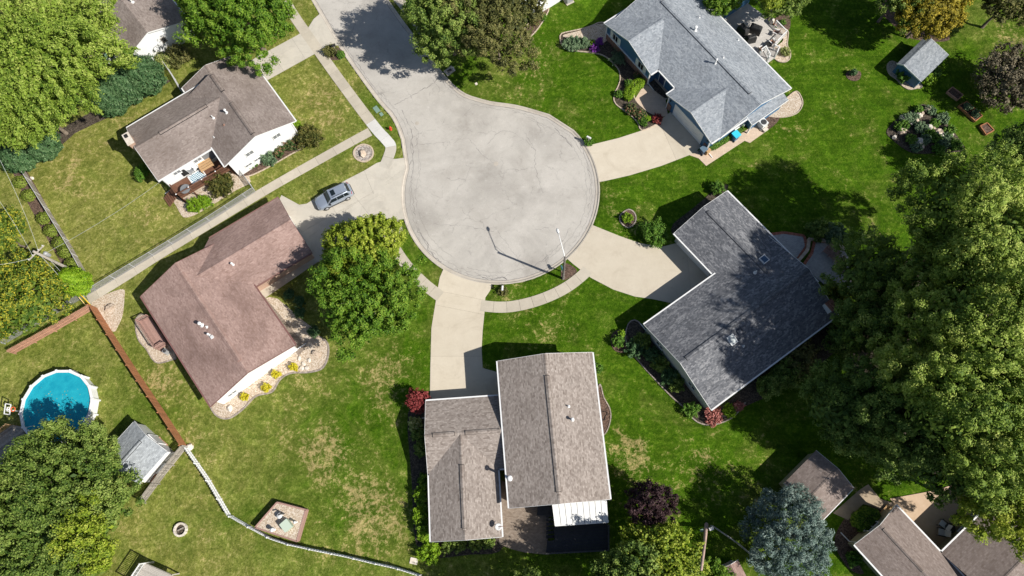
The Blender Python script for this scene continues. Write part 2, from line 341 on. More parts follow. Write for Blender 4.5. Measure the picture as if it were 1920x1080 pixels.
R_['bluegrey'] = shingle('blue_grey_shingles', (.185, .205, .230), (.38, .41, .44), (.45, .47, .49), .3)
R_['shedgrey'] = shingle('pale_grey_shingles', (.22, .235, .25), (.45, .48, .50))
R_['brown'] = shingle('brown_shingles', (.185, .145, .125), (.32, .265, .24), stain=((.11, .08, .07), .35))

# ---------------------------------------------------------------- road outline, ground, kerb
CC, CR = np.array([-4.84, 35.83]), 11.99
def circ(a0, a1, n): return [CC + CR * np.array([math.cos(math.radians(a)), math.sin(math.radians(a))]) for a in np.linspace(a0, a1, n)]
def ang(px, py): v = P2(px, py) - CC; return math.degrees(math.atan2(v[1], v[0]))
aL, aR = ang(757, 315), ang(1075, 245)
left = smooth(PL([(548, -60), (572, -20), (606, 38), (640, 95), (700, 180), (735, 222), (752, 262)]), 5)
right = smooth(PL([(1030, 214), (970, 197), (905, 186), (850, 158), (770, 57), (722, -10), (690, -60)]), 5)
RB = left + circ(aL, aL + ((aR - aL) % 360), 60) + right          # left side, round the head, right side
RB = [np.array(p) for p in RB]
def offset(pts, d):
    out = []
    for i, p in enumerate(pts):
        t = unit(pts[min(i + 1, len(pts) - 1)] - pts[max(i - 1, 0)]); out.append(p + d * np.array([-t[1], t[0]]))
    return out
def sdist(X, Y, line):                              # distance to a polyline
    D = np.full(X.shape, 1e9)
    for a, b in zip(line, line[1:]):
        e = b - a; t = np.clip(((X - a[0]) * e[0] + (Y - a[1]) * e[1]) / (e @ e + 1e-9), 0, 1)
        D = np.minimum(D, np.hypot(X - a[0] - t * e[0], Y - a[1] - t * e[1]))
    return D
def inside(X, Y, poly):
    r = np.zeros(X.shape, bool); j = len(poly) - 1
    for i in range(len(poly)):
        a, b = poly[i], poly[j]; c = (a[1] > Y) != (b[1] > Y)
        with np.errstate(divide='ignore', invalid='ignore'): r ^= c & (X < (b[0] - a[0]) * (Y - a[1]) / (b[1] - a[1]) + a[0])
        j = i
    return r
def axis(lo, hi, step):
    a = list(np.arange(lo, hi, step)); f = 1.5
    while a[-1] < 2500: a.append(a[-1] + f); f *= 1.6
    b = []; x = lo; f = 1.5
    while x > -2500: x -= f; b.append(x); f *= 1.6
    return np.array(b[::-1] + a)
gx, gy = axis(-78, 66, .4), axis(-12, 72, .4)
GX, GY = np.meshgrid(gx, gy)
side = 1 if inside(np.array([CC[0]]), np.array([CC[1]]), RB + [RB[-1] + [3, 6]])[0] else 1
inn = inside(GX, GY, RB); GD = np.where((GX > -60) & (GX < 30) & (GY > 15), sdist(GX, GY, RB), 99)
GZ = np.where(inn & (GD > .16), -.4, 0.0)
GZ[~inn] += .02 * np.sin(GX[~inn] * .21 + 1.3) * np.cos(GY[~inn] * .17) - .02
nv = GX.size; nx = len(gx)
lawn = np.zeros((nv, 4), np.float32); lawn[:, 3] = 1
def blobmap(lst):
    out = np.zeros(GX.shape)
    for px, py, r, a in lst:
        c = P2(px, py); s = P2(px + r, py)[0] - c[0]; out += a * np.exp(-((GX - c[0]) ** 2 + (GY - c[1]) ** 2) / (s * s) * 1.2)
    return out
oli = .78 / (1 + np.exp((GX + 12 + .2 * (GY - 30)) / 4.5)) + blobmap([(150, 340, 130, .5), (230, 400, 150, .4), (580, 200, 110, .2), (330, 240, 60, .35), (1850, 40, 100, .35), (930, 130, 60, .3), (60, 720, 120, .15), (300, 1000, 150, .1), (1660, 1050, 60, .2), (700, 780, 200, -.42), (760, 650, 100, -.15), (660, 900, 220, -.3), (120, 690, 140, -.22), (260, 790, 90, -.3), (400, 950, 120, -.2), (290, 640, 60, -.2), (880, 600, 200, -.1), (620, 270, 50, -.3), (690, 190, 60, -.35), (760, 470, 60, -.3)])
dry = blobmap([(605, 860, 45, .75), (625, 845, 50, .5), (690, 960, 70, .75), (720, 1000, 50, .6), (670, 930, 40, .5), (560, 790, 80, .35), (730, 760, 50, .45), (760, 690, 60, .45), (680, 690, 60, .4), (590, 200, 80, .5), (640, 190, 40, .3), (1185, 850, 45, .75), (1195, 880, 40, .55), (1040, 615, 60, .5), (1155, 855, 40, .4), (1320, 870, 70, .5), (1150, 400, 50, .35), (1200, 445, 40, .4), (1010, 140, 60, .3), (1480, 240, 50, .45), (1890, 60, 50, .6), (1010, 80, 40, .4), (960, 160, 40, .35), (140, 330, 60, .4), (100, 375, 60, .35), (270, 400, 70, .4), (350, 830, 60, .5), (570, 700, 50, .3), (850, 880, 60, .25), (790, 940, 50, .35), (960, 550, 50, .4), (330, 720, 60, .3), (420, 980, 50, .3), (600, 1050, 60, .3), (280, 700, 40, .3), (1650, 55, 60, -.1), (1440, 620, 60, .0), (300, 730, 50, .3), (1440, 900, 30, .2), (620, 300, 60, .25), (540, 340, 60, .25), (230, 225, 60, .5)])
stp = 1 / (1 + np.exp(-(GX - 2) / 3)) * .75 + .25
lawn[:, 0] = np.clip(dry, 0, .8).ravel(); lawn[:, 1] = np.clip(oli, 0, 1).ravel(); lawn[:, 2] = stp.ravel()
me = bpy.data.meshes.new('ground'); me.vertices.add(nv); me.vertices.foreach_set('co', np.stack([GX, GY, GZ], -1).astype(np.float32).ravel())
ii = (np.arange(len(gy) - 1)[:, None] * nx + np.arange(nx - 1)[None]).ravel(); q = np.stack([ii, ii + 1, ii + nx + 1, ii + nx], -1).astype(np.int32)
me.loops.add(q.size); me.loops.foreach_set('vertex_index', q.ravel()); me.polygons.add(len(q)); me.polygons.foreach_set('loop_start', np.arange(0, q.size, 4, dtype=np.int32))
me.update(); at = me.color_attributes.new('lawn', 'FLOAT_COLOR', 'POINT'); at.data.foreach_set('color', lawn.ravel())
me.materials.append(MT['lawn']); ground = bpy.data.objects.new('ground', me); col.objects.link(ground); tag(ground, kind='structure')
_in = offset(RB, .4)
if not inside(np.array([_in[40][0]]), np.array([_in[40][1]]), RB)[0]: SGN = -1
else: SGN = 1
road = sheet('road', offset(RB, .38 * SGN), -.3, -.1, MT['road']); tag(road, kind='structure')
kb = MB(); prof = [(0, -.4), (0, .012), (.13, .016), (.17, .0), (.27, -.075), (.5, -.092), (.5, -.3)]
rows = [offset(RB, d * SGN) for d, z in prof]
n0 = 0
for r, (d, z) in zip(rows, prof): kb.add([(p[0], p[1], z) for p in r])
k = len(RB)
for i in range(len(prof) - 1):
    for j in range(k - 1): kb.face([i * k + j, i * k + j + 1, (i + 1) * k + j + 1, (i + 1) * k + j])
kerb = kb.build('kerb', MT['kerb']); tag(kerb, kind='structure')
# ---------------------------------------------------------------- cracks in the road (sealed joint and wandering cracks)
def crack(pts, wd, seed, amp=.12):
    R = random.Random(seed); ln = resample(PL(pts), .28)
    ln = [p + np.array([R.uniform(-amp, amp), R.uniform(-amp, amp)]) for p in ln]
    a, b = [], []
    for i, p in enumerate(ln):
        t = unit(ln[min(i + 1, len(ln) - 1)] - ln[max(i - 1, 0)]); n = np.array([-t[1], t[0]]); h = wd * R.uniform(.08, .5)
        a.append(p + n * h); b.append(p - n * h)
    m = MB(); s = m.add([(p[0], p[1], -.0955) for p in a] + [(p[0], p[1], -.0955) for p in b]); k = len(a)
    for i in range(k - 1): m.face([s + i, s + i + 1, s + k + i + 1, s + k + i])
    return m.build('crack', MT['crack'], road)
for i, (pts, wd) in enumerate([([(738, 196), (770, 180), (805, 160), (843, 133)], .09), ([(775, 300), (771, 340), (776, 400), (792, 450), (815, 478)], .07),
    ([(782, 430), (800, 455), (805, 470), (826, 492)], .12), ([(905, 520), (925, 523), (935, 519), (950, 522)], .16), ([(1000, 498), (1030, 478), (1058, 447), (1068, 425)], .07),
    ([(1085, 265), (1100, 300), (1108, 345), (1104, 390)], .06), ([(985, 250), (1003, 280), (1003, 315), (1018, 360)], .05), ([(960, 245), (985, 262), (1003, 280)], .05),
    ([(815, 420), (840, 421), (880, 424), (925, 435)], .05), ([(780, 270), (815, 268), (840, 265)], .05), ([(770, 225), (785, 250), (778, 280)], .05), ([(870, 215), (885, 200), (890, 192)], .06),
    ([(880, 260), (905, 290), (935, 310)], .05), ([(915, 270), (930, 250), (945, 245), (960, 248)], .05), ([(768, 310), (775, 290), (770, 240), (753, 205)], .1), ([(840, 500), (880, 515), (920, 519)], .07), ([(930, 428), (960, 470), (985, 500)], .04),
    ([(1040, 240), (1062, 262), (1072, 275)], .12), ([(610, 30), (660, 105), (705, 168), (740, 205)], .06)]):
    crack(pts, wd, i)
def strip_along(line, z, wd, seed, jit, name, mat, parent):
    R = random.Random(seed); m = MB(); a, b = [], []
    for p, t in zip(line, [unit(line[min(i + 1, len(line) - 1)] - line[max(i - 1, 0)]) for i in range(len(line))]):
        n = np.array([-t[1], t[0]]); o_ = R.uniform(-jit, jit); a.append(p + n * (o_ + wd * R.uniform(.3, 1))); b.append(p + n * (o_ - wd * R.uniform(.3, 1)))
    k = len(a); m.add([(p[0], p[1], z) for p in a] + [(p[0], p[1], z) for p in b])
    for i in range(k - 1): m.face([i, i + 1, k + i + 1, k + i])
    return m.build(name, mat, parent)
strip_along(resample(offset(RB, .52 * SGN), .35), -.0905, .045, 5, .02, 'gutter_joint', MT['crack'], kerb)
for kk, (i0, i1, off) in enumerate([(20, 60, 1.1), (52, 95, 1.5), (70, 110, .9), (30, 50, 1.9)]): strip_along(resample(offset(RB, off * SGN)[i0:i1], .3), -.0958 - .0004 * kk, .02, 60 + kk, .12, 'crack', MT['crack'], road)
ko, ki = resample(offset(RB, .02 * SGN), 3.0), None
for p in ko[1:-1]:
    j = int(np.argmin([np.hypot(*(p - q)) for q in RB])); t = unit(RB[min(j + 1, len(RB) - 1)] - RB[max(j - 1, 0)]); n = SGN * np.array([-t[1], t[0]])
    MB().bar((*p, .0165), (*(p + n * .13), .0165), .02, .006).build('kerb_joint', MT['joint'], kerb)
# ---------------------------------------------------------------- pavements: a dirt bed with separate slabs
def walk(name, cl, width, slab, mat, z=.034, newrange=None):
    ln = resample(smooth(PL(cl), 6), .25); k = max(2, int(round(slab / .25))); hw = width / 2
    L_, R2 = offset(ln, hw), offset(ln, -hw)
    o = sheet(name, L_ + R2[::-1], -.06, .008, MT['joint']); tag(o, kind='structure')
    i = 0; c = 0
    while i < len(ln) - 1:
        j = min(i + k, len(ln) - 1)
        if len(ln) - 1 - j < k // 2: j = len(ln) - 1
        l, r = L_[i:j + 1], R2[i:j + 1]
        g = .012; l = [np.array(p) for p in l]; r = [np.array(p) for p in r]
        for s in (l, r):
            t = unit(s[1] - s[0]); s[0] = s[0] + t * g; t = unit(s[-1] - s[-2]); s[-1] = s[-1] - t * g
        m = MT['walk_new'] if newrange and newrange[0] <= c < newrange[1] else MT['drive_grey'] if newrange and newrange[1] <= c < newrange[1] + 7 else mat
        sheet('slab', l + r[::-1], -.02, z + random.uniform(-.004, .004), m, o); i = j; c += 1
    return o
walk('pavement', [(535, 2), (553, 32), (590, 85), (640, 155), (700, 235), (724, 262), (733, 276), (727, 298), (714, 330), (711, 365), (714, 400), (722, 425), (738, 462), (762, 498), (795, 532), (826, 556)], 1.35, 1.6, MT['walk'], newrange=(15, 18))
walk('pavement', [(738, -12), (768, 25), (795, 62)], 1.2, 1.6, MT['walk'])
walk('pavement', [(901, 573), (935, 576), (965, 574), (1000, 566), (1035, 553), (1065, 537), (1090, 518), (1102, 506)], 1.3, 1.55, MT['walk'])
walk('garden_path', [(694, 247), (650, 271), (600, 299), (510, 350), (400, 416), (300, 477), (230, 522), (165, 562)], 1.2, 2.4, MT['walk'])
# ---------------------------------------------------------------- driveways cut into slabs along their joints
def clip(poly, a, n, g):
    out = []
    for i in range(len(poly)):
        p, q_ = poly[i], poly[(i + 1) % len(poly)]; dp, dq = (p - a) @ n - g, (q_ - a) @ n - g
        if dp >= 0: out.append(p)
        if dp * dq < 0: out.append(p + (q_ - p) * dp / (dp - dq))
    return out
def drive(name, poly, joints, mat, z=.028):
    poly = PL(poly); dn = []
    for a, b in zip(poly, poly[1:] + poly[:1]): dn += resample([a, b], .5)[:-1]
    A_ = np.array(RB); snapped = []
    for p in dn:
        j = np.argmin(np.hypot(A_[:, 0] - p[0], A_[:, 1] - p[1])); best, bd = p, 9
        for k in (j - 1, j):
            if 0 <= k < len(A_) - 1:
                e = A_[k + 1] - A_[k]; s = np.clip((p - A_[k]) @ e / (e @ e), 0, 1); q_ = A_[k] + s * e
                if np.hypot(*(p - q_)) < bd: bd = np.hypot(*(p - q_)); best = q_ + SGN * .05 * np.array([-e[1], e[0]]) / np.hypot(*e)
        snapped.append(best if bd < .62 else p)
    poly = snapped; o = sheet(name, poly, -.08, .004, MT['joint']); tag(o, kind='structure'); ps = [poly]
    for a, b in joints:
        a, b = P2(*a), P2(*b); t = unit(b - a); n = np.array([-t[1], t[0]]); nx_ = []
        for p in ps:
            for s in (1, -1):
                c = clip(p, a, n * s, .008)
                if len(c) > 2: nx_.append(c)
        ps = nx_
    for p in ps: sheet('slab', p, -.06, z + random.uniform(-.003, .003), mat, o)
    return o
drive('driveway', [(592, 30), (604, 44), (634, 86), (607, 96), (590, 101), (502, 150), (455, 125), (480, 108), (558, 66), (578, 52)], [((540, 60), (575, 115)), ((500, 85), (540, 145)), ((480, 128), (600, 62))], MT['drive_grey'])
drive('driveway', [(757, 297), (728, 299), (706, 306), (683, 320), (650, 337), (600, 366), (575, 382), (561, 384), (528, 366), (500, 420), (560, 500), (600, 490), (650, 470), (700, 423), (725, 412), (751, 413), (749, 360), (752, 325)],
      [((683, 320), (700, 362)), ((640, 394), (704, 358)), ((655, 355), (690, 400)), ((610, 360), (640, 420)), ((600, 430), (650, 394))], MT['drive_grey'])
drive('driveway', [(826, 513), (850, 524), (875, 532), (900, 537), (923, 539), (910, 558), (909, 580), (905, 620), (903, 655), (905, 690), (940, 700), (945, 770), (806, 770), (807, 690), (809, 615), (818, 560), (822, 535)],
      [((806, 668), (910, 668)), ((818, 572), (909, 590)), ((820, 545), (910, 563))], MT['drive'])
drive('driveway', [(1118, 425), (1160, 442), (1200, 456), (1240, 463), (1285, 452), (1360, 520), (1290, 575), (1225, 561), (1190, 556), (1150, 543), (1108, 521), (1068, 490), (1085, 470), (1105, 445)],
      [((1285, 450), (1300, 580))], MT['drive'])
drive('driveway', [(1103, 273), (1160, 259), (1200, 246), (1232, 230), (1262, 206), (1325, 260), (1305, 285), (1292, 291), (1240, 311), (1180, 329), (1127, 341), (1124, 320), (1116, 295)],
      [((1236, 228), (1268, 300))], MT['drive'])
def tagged(o, kind='structure'): return tag(o, kind=kind)
tagged(sheet('side_path', PL([(1290, 290), (1310, 297), (1324, 311), (1396, 264), (1406, 268), (1441, 243), (1425, 228), (1390, 250), (1345, 279), (1326, 279), (1308, 283)]), -.05, .022, MT['stamped']))
tagged(sheet('entry_path', PL([(1188, 190), (1208, 158), (1235, 140), (1262, 168), (1248, 188), (1252, 215), (1232, 224), (1210, 212), (1189, 197)]), -.05, .022, MT['stamped']))
tagged(sheet('entry_path', PL([(487, 545), (600, 470), (615, 478), (495, 560)]), -.05, .024, MT['walk']))
tagged(sheet('porch_slab', PL([(470, 540), (495, 555), (575, 650), (560, 668)]), -.05, .045, MT['brownpaver']))
# ---------------------------------------------------------------- planting beds
BEDK = [0]
def bed(name, pts, mat, z=.03, n=5, edge=None):
    BEDK[0] += 1; z += .0011 * (BEDK[0] % 9)
    poly = smooth(PL(pts), n, True); o = sheet(name, poly, -.06, z, mat); tag(o, kind='structure')
    if edge:
        ln = resample(poly + [poly[0]], edge[1]); src = None
        for a, b in zip(ln, ln[1:]):
            if src is None:
                src = proto(MB().box((0, 0, 0), (edge[1] * .94, edge[2], .16)), 'edging_stone', edge[0])
            t = b - a; inst(src, ((a[0] + b[0]) / 2, (a[1] + b[1]) / 2, .02 + random.uniform(-.01, .015)), (0, 0, math.atan2(t[1], t[0]) + random.uniform(-.04, .04)), o, name='edging_stone')
    return o
bed('gravel_bed', [(612, 640), (616, 665), (605, 690), (580, 698), (545, 700), (525, 712), (510, 735), (480, 743), (455, 768), (428, 785), (405, 778), (396, 755), (430, 740), (560, 655), (585, 630)], MT['gravel'], edge=(MT['edging'], .3, .16))
bed('gravel_bed', [(495, 560), (520, 560), (560, 595), (600, 632), (560, 668), (480, 575)], MT['gravel'], .02, 2)
bed('gravel_bed', [(255, 600), (259, 635), (275, 655), (285, 672), (297, 681), (322, 675), (330, 668), (300, 620), (270, 590)], MT['gravel'], .024, edge=(MT['edging'], .35, .1))
bed('gravel_bed', [(172, 568), (228, 542), (233, 560), (230, 590), (222, 610), (212, 622), (190, 596)], MT['gravel'], .024, 4)
bed('gravel_bed', [(318, 366), (330, 385), (338, 400), (348, 408), (375, 398), (440, 358), (470, 340), (440, 315), (340, 360)], MT['gravel'], .022, 3)
bed('gravel_ring', [(682, 271), (696, 276), (700, 288), (695, 298), (682, 304), (668, 298), (663, 287), (669, 276)], MT['greygravel'], .03, 3, edge=(MT['edgetan'], .45, .18))
bed('gravel_bed', [(748, 413), (757, 440), (748, 438), (738, 430), (735, 415)], MT['greygravel'], .02, 3)
bed('mulch_bed', [(447, 318), (470, 330), (545, 290), (570, 275), (575, 255), (555, 240)], MT['mulch'], .024, 3, edge=(MT['edgetan'], .6, .12))
bed('mulch_bed', [(1050, 68), (1056, 62), (1085, 56), (1106, 50), (1130, 42), (1150, 60), (1210, 130), (1250, 175), (1245, 185), (1195, 150), (1190, 185), (1215, 210), (1240, 222), (1233, 232), (1203, 245), (1197, 232), (1180, 214), (1155, 196), (1151, 180), (1160, 160), (1163, 145), (1158, 128), (1140, 110), (1125, 102), (1100, 98), (1075, 95), (1055, 88)], MT['darksoil'], .03, 4, edge=(MT['edgetan'], .5, .12))
bed('gravel_patch', [(1056, 66), (1085, 58), (1115, 47), (1140, 45), (1148, 62), (1130, 82), (1108, 82), (1085, 72), (1065, 72)], MT['gravel'], .036, 3)
bed('mulch_bed', [(985, 75), (1002, 62), (1018, 40), (1030, 15), (1010, 28), (990, 45), (975, 70)], MT['mulch'], .03, 4, edge=(MT['edgetan'], .5, .1))
bed('gravel_bed', [(1440, 218), (1470, 220), (1495, 212), (1505, 195), (1500, 178), (1490, 172), (1462, 195), (1440, 205)], MT['gravel'], .03, 4, edge=(MT['edgetan'], .4, .1))
bed('mulch_bed', [(1424, 246), (1441, 243), (1462, 222), (1450, 205), (1420, 228)], MT['mulch'], .026, 3)
bed('gravel_bed', [(1453, 55), (1470, 55), (1478, 60), (1476, 85), (1482, 100), (1480, 112), (1468, 117), (1454, 112), (1448, 95), (1470, 75)], MT['gravel'], .03, 4, edge=(MT['edgetan'], .4, .1))
bed('mulch_bed', [(1450, 40), (1462, 28), (1478, 28), (1482, 38), (1480, 55), (1468, 54), (1452, 48)], MT['mulch'], .034, 4)
bed('gravel_bed', [(1664, 120), (1680, 118), (1728, 160), (1716, 166), (1704, 168), (1692, 162), (1682, 150), (1666, 138)], MT['gravel'], .03, 4, edge=(MT['edgetan'], .4, .1))
bed('mulch_ring', [(1601, 132), (1614, 136), (1612, 148), (1602, 152), (1590, 148), (1586, 137)], MT['mulch'], .03, 3)
bed('rock_garden_bed', [(1662, 248), (1676, 228), (1702, 212), (1726, 196), (1743, 200), (1758, 216), (1776, 232), (1806, 272), (1802, 284), (1770, 286), (1722, 288), (1698, 281), (1676, 264)], MT['darksoil'], .03, 4)
bed('mulch_bed', [(1650, 20), (1690, 60), (1720, 75), (1780, 75), (1760, 40), (1700, 10), (1655, -10)], MT['mulch'], .02, 4)
bed('mulch_bed', [(1125, 720), (1132, 745), (1143, 765), (1145, 785), (1137, 810), (1126, 812), (1118, 750)], MT['mulch'], .03, 4, edge=(MT['edging'], .4, .12))
bed('mulch_bed', [(765, 775), (798, 760), (806, 890), (812, 1020), (780, 1020), (772, 900)], MT['darksoil'], .03, 3)
bed('mulch_bed', [(812, 1016), (935, 1006), (935, 1035), (880, 1040), (815, 1045)], MT['darksoil'], .024, 3)
bed('mulch_bed', [(1190, 600), (1215, 625), (1335, 775), (1395, 755), (1390, 765), (1370, 785), (1335, 797), (1305, 790), (1280, 762), (1250, 735), (1180, 655), (1175, 615)], MT['darksoil'], .026, 4, edge=(MT['edging'], .45, .12))
bed('mulch_bed', [(1335, 775), (1575, 595), (1590, 640), (1480, 720), (1390, 765)], MT['darksoil'], .02, 2)
bed('mulch_bed', [(1262, 438), (1262, 420), (1300, 390), (1345, 352), (1366, 348), (1345, 375), (1285, 425)], MT['darksoil'], .024, 3)
bed('mulch_bed', [(1145, 632), (1160, 618), (1178, 630), (1182, 655), (1168, 662), (1150, 655)], MT['mulch'], .024, 3)
bed('mulch_ring', [(1178, 393), (1190, 400), (1192, 415), (1180, 427), (1166, 420), (1162, 405)], MT['mulch'], .03, 3, edge=(MT['edging'], .35, .14))
bed('mulch_bed', [(1055, 500), (1064, 494), (1082, 508), (1062, 524), (1052, 522)], MT['mulch'], .02, 3)
bed('mulch_bed', [(1575, 985), (1600, 960), (1660, 945), (1655, 975), (1600, 1030), (1620, 1075), (1590, 1065), (1565, 1020)], MT['mulch'], .026, 3)
bed('mulch_bed', [(38, 300), (170, 540), (158, 548), (118, 500), (20, 315)], MT['mulch'], .02, 3)
bed('mulch_bed', [(180, 205), (315, 150), (300, 165), (215, 215), (140, 250), (85, 300), (40, 312), (20, 300)], MT['darksoil'], .02, 2)
bed('painted_shade_sheet', [(1600, 610), (1660, 520), (1780, 450), (1930, 430), (1990, 700), (1980, 960), (1800, 900), (1690, 870), (1630, 800), (1600, 720)], MT['darksoil'], .012, 5)  # dark sheet under the grove; its colour stands in for tree shade
bed('bare_patch', [(595, 96), (612, 84), (638, 92), (648, 104), (634, 112), (612, 110)], MT['mulch'], .02, 4)
# ---------------------------------------------------------------- house building kit
UP = np.array([0, 0, 1.])
VM = M('vent_mesh_brown', (.10, .085, .075), rough=.9)
def v3(p): return np.array([p[0], p[1], 0.])
def wing(par, o, u, L, v, W, ze, rise, roof, wall, trim=None, oe=.45, ork=.3, z0=0.0, rf=.5, name='wall', ends=(True, True), thick=.14, gut=True, rext=0.0):
    """gable wing: o = eave corner (plan), ridge runs along u; v crosses it"""
    trim = trim or MT['white']; o = np.array([o[0], o[1], 0.]); F = dict(o=o, u=u, v=v, L=L, W=W, ze=ze, rise=rise, rf=rf, par=par, oe=oe, orr=ork, z0=z0)
    pr = [(0, ze), (rf * W, ze + rise), (W, ze)]
    pt = lambda a, b, z: o + u * a + v * b + UP * z
    m = MB(); s1 = math.hypot(rf * W, rise); s2 = math.hypot((1 - rf) * W, rise)
    ax_ = lambda a, i: a - rext if (i == 1 and a == 0) else a
    n = m.add([pt(ax_(a, i), b, z) for a in (0, L) for i, (b, z) in enumerate(pr)] + [pt(ax_(a, i), b, z - thick) for a in (0, L) for i, (b, z) in enumerate(pr)])
    m.face([n, n + 3, n + 4, n + 1], [(0, 0), (L, 0), (L, s1), (-rext, s1)]); m.face([n + 2, n + 1, n + 4, n + 5], [(0, 0), (-rext, s2), (L, s2), (L, 0)])
    m.face([n + 6, n + 7, n + 10, n + 9]); m.face([n + 7, n + 8, n + 11, n + 10])
    for a in (0, 3): m.face([n + a, n + a + 1, n + a + 7, n + a + 6]); m.face([n + a + 1, n + a + 2, n + a + 8, n + a + 7])
    m.face([n, n + 6, n + 9, n + 3]); m.face([n + 2, n + 5, n + 11, n + 8])
    F['roof'] = r = m.build('roof', roof, par)
    # ridge cap of overlapping shingles
    c = MB(); k = int(L / .28); ca = .3
    for i in range(k):
        a0, a1 = L * i / k - rext * (1 - i / k), L * (i + 1) / k - rext * (1 - (i + 1) / k) + .03
        for sgn, ww in ((-1, rf * W), (1, (1 - rf) * W)):
            sl = rise / ww; q = [pt(a0, rf * W, ze + rise + .030), pt(a1, rf * W, ze + rise + .012), pt(a1, rf * W + sgn * .16, ze + rise - .16 * sl + .012), pt(a0, rf * W + sgn * .16, ze + rise - .16 * sl + .030)]
            j = c.add(q); c.face([j, j + 1, j + 2, j + 3], [(0 + i * .3, 0), (.3 + i * .3, 0), (.3 + i * .3, .15), (i * .3, .15)])
    c.build('ridge_cap', roof, r)
    for end, a, on in ((0, -.012, ends[0]), (1, L + .012, ends[1])):
        if not on: continue
        for b0, zz0, b1, zz1 in ((0, ze, rf * W, ze + rise), (rf * W, ze + rise, W, ze)):
            MB().bar(pt(a, b0, zz0 - .07), pt(a, b1, zz1 - .07), .03, .17).build('rake_board', trim, r)
    if gut:
        for b, sg in ((0, -1), (W, 1)):
            g = MB(); g.bar(pt(0, b + sg * .085, ze - .085), pt(L, b + sg * .085, ze - .085), .15, .13)
            g.build('gutter', trim, r)
    # walls: pentagon prism under the roof
    zc = lambda b: (ze + rise * (b / (rf * W)) if b < rf * W else ze + rise * (W - b) / ((1 - rf) * W)) - thick - .004
    w_ = MB(); pr2 = [(oe, z0), (oe, zc(oe)), (rf * W, zc(rf * W)), (W - oe, zc(W - oe)), (W - oe, z0)]
    n = w_.add([pt(a, b, z) for a in (ork, L - ork) for b, z in pr2])
    for i in range(5): j = (i + 1) % 5; w_.face([n + i, n + j, n + 5 + j, n + 5 + i])
    w_.face([n + i for i in range(5)]); w_.face([n + 9 - i for i in range(5)])
    F['wall'] = w_.build(name, wall, par)
    return F
def wing_px(par, A, B, C, ze, rise, roof, wall, ext=(0, 0), **kw):
    a, b, c = P(*A, ze), P(*B, ze), P(*C, ze); u = unit((b - a) * [1, 1, 0]); v = np.array([-u[1], u[0], 0]); wv = (c - b) @ v
    v = v * np.sign(wv); L = np.linalg.norm(b - a) + ext[0] + ext[1]
    return wing(par, a - u * ext[0], u, L, v, abs(wv), ze, rise, roof, wall, **kw)
def wall_pt(F, side, s, z, out=0.0):
    o, u, v, L, W, e, r = F['o'], F['u'], F['v'], F['L'], F['W'], F['oe'], F['orr']
    if side == 'a': return o + u * (r - out) + v * (e + s) + UP * z, v, -u
    if side == 'b': return o + u * (L - r + out) + v * (e + s) + UP * z, v, u
    if side == 'l': return o + v * (e - out) + u * (r + s) + UP * z, u, -v
    return o + v * (W - e + out) + u * (r + s) + UP * z, u, v
def wall_box(F, side, s, z, wd, ht, dep, name, mat, parent=None, out=0.0):
    p, t, n = wall_pt(F, side, s, z, out + dep / 2)
    return MB().obox(p, t, n, UP, wd / 2, dep / 2, ht / 2).build(name, mat, parent or F['par'])
def window(F, side, s, z, wd, ht, pane=None, shutters=None, mull=1, frame=None):
    p, t, n = wall_pt(F, side, s, z); m = MB(); fw = .08
    for sx in (-1, 1): m.obox(p + t * sx * (wd / 2) + n * .03, t, n, UP, fw / 2, .05, ht / 2 + fw / 2)
    for sz in (-1, 1): m.obox(p + UP * sz * (ht / 2) + n * .03, t, n, UP, wd / 2, .055, fw / 2)
    for k in range(1, mull + 1): m.obox(p + t * (wd * (k / (mull + 1) - .5)) + n * .025, t, n, UP, .025, .035, ht / 2)
    fr = m.build('window', frame or MT['white'], F['par'])
    MB().obox(p + n * .012, t, n, UP, wd / 2, .01, ht / 2).build('pane', pane or MT['glass'], fr)
    MB().obox(p + n * .06 - UP * (ht / 2 + .07), t, n, UP, wd / 2 + .08, .06, .03).build('sill', frame or MT['white'], fr)
    if shutters:
        for sx in (-1, 1): MB().obox(p + t * sx * (wd / 2 + .26) + n * .03, t, n, UP, .2, .03, ht / 2 + .04).build('shutter', shutters, fr)
    return fr
def door(F, side, s, z0, wd, ht, mat, name='door'):
    p, t, n = wall_pt(F, side, s, z0 + ht / 2); d = MB().obox(p + n * .03, t, n, UP, wd / 2, .03, ht / 2).build(name, mat, F['par'])
    m = MB()
    for sx in (-1, 1): m.obox(p + t * sx * (wd / 2 + .05) + n * .03, t, n, UP, .05, .045, ht / 2 + .1)
    m.obox(p + UP * (ht / 2 + .05) + n * .03, t, n, UP, wd / 2 + .1, .046, .05); m.build('door_frame', MT['white'], d)
    MB().obox(p + t * wd * .38 + n * .09, t, n, UP, .03, .03, .05).build('handle', MT['steel'], d); return d
def garage_door(F, side, s, z0, wd, ht, mat):
    p, t, n = wall_pt(F, side, s, z0 + ht / 2); d = MB().obox(p + n * .015, t, n, UP, wd / 2, .012, ht / 2).build('garage_door', mat, F['par'])
    for r in range(4):
        for c in range(8):
            MB().obox(p + n * .035 + t * wd * ((c + .5) / 8 - .5) + UP * ht * ((r + .5) / 4 - .5), t, n, UP, wd / 16 - .05, .01, ht / 8 - .05).build('panel', mat, d)
    m = MB()
    for sx in (-1, 1): m.obox(p + t * sx * (wd / 2 + .07) + n * .03, t, n, UP, .07, .04, ht / 2 + .14)
    m.obox(p + UP * (ht / 2 + .07) + n * .03, t, n, UP, wd / 2, .041, .07); m.build('door_frame', MT['white'], d); return d
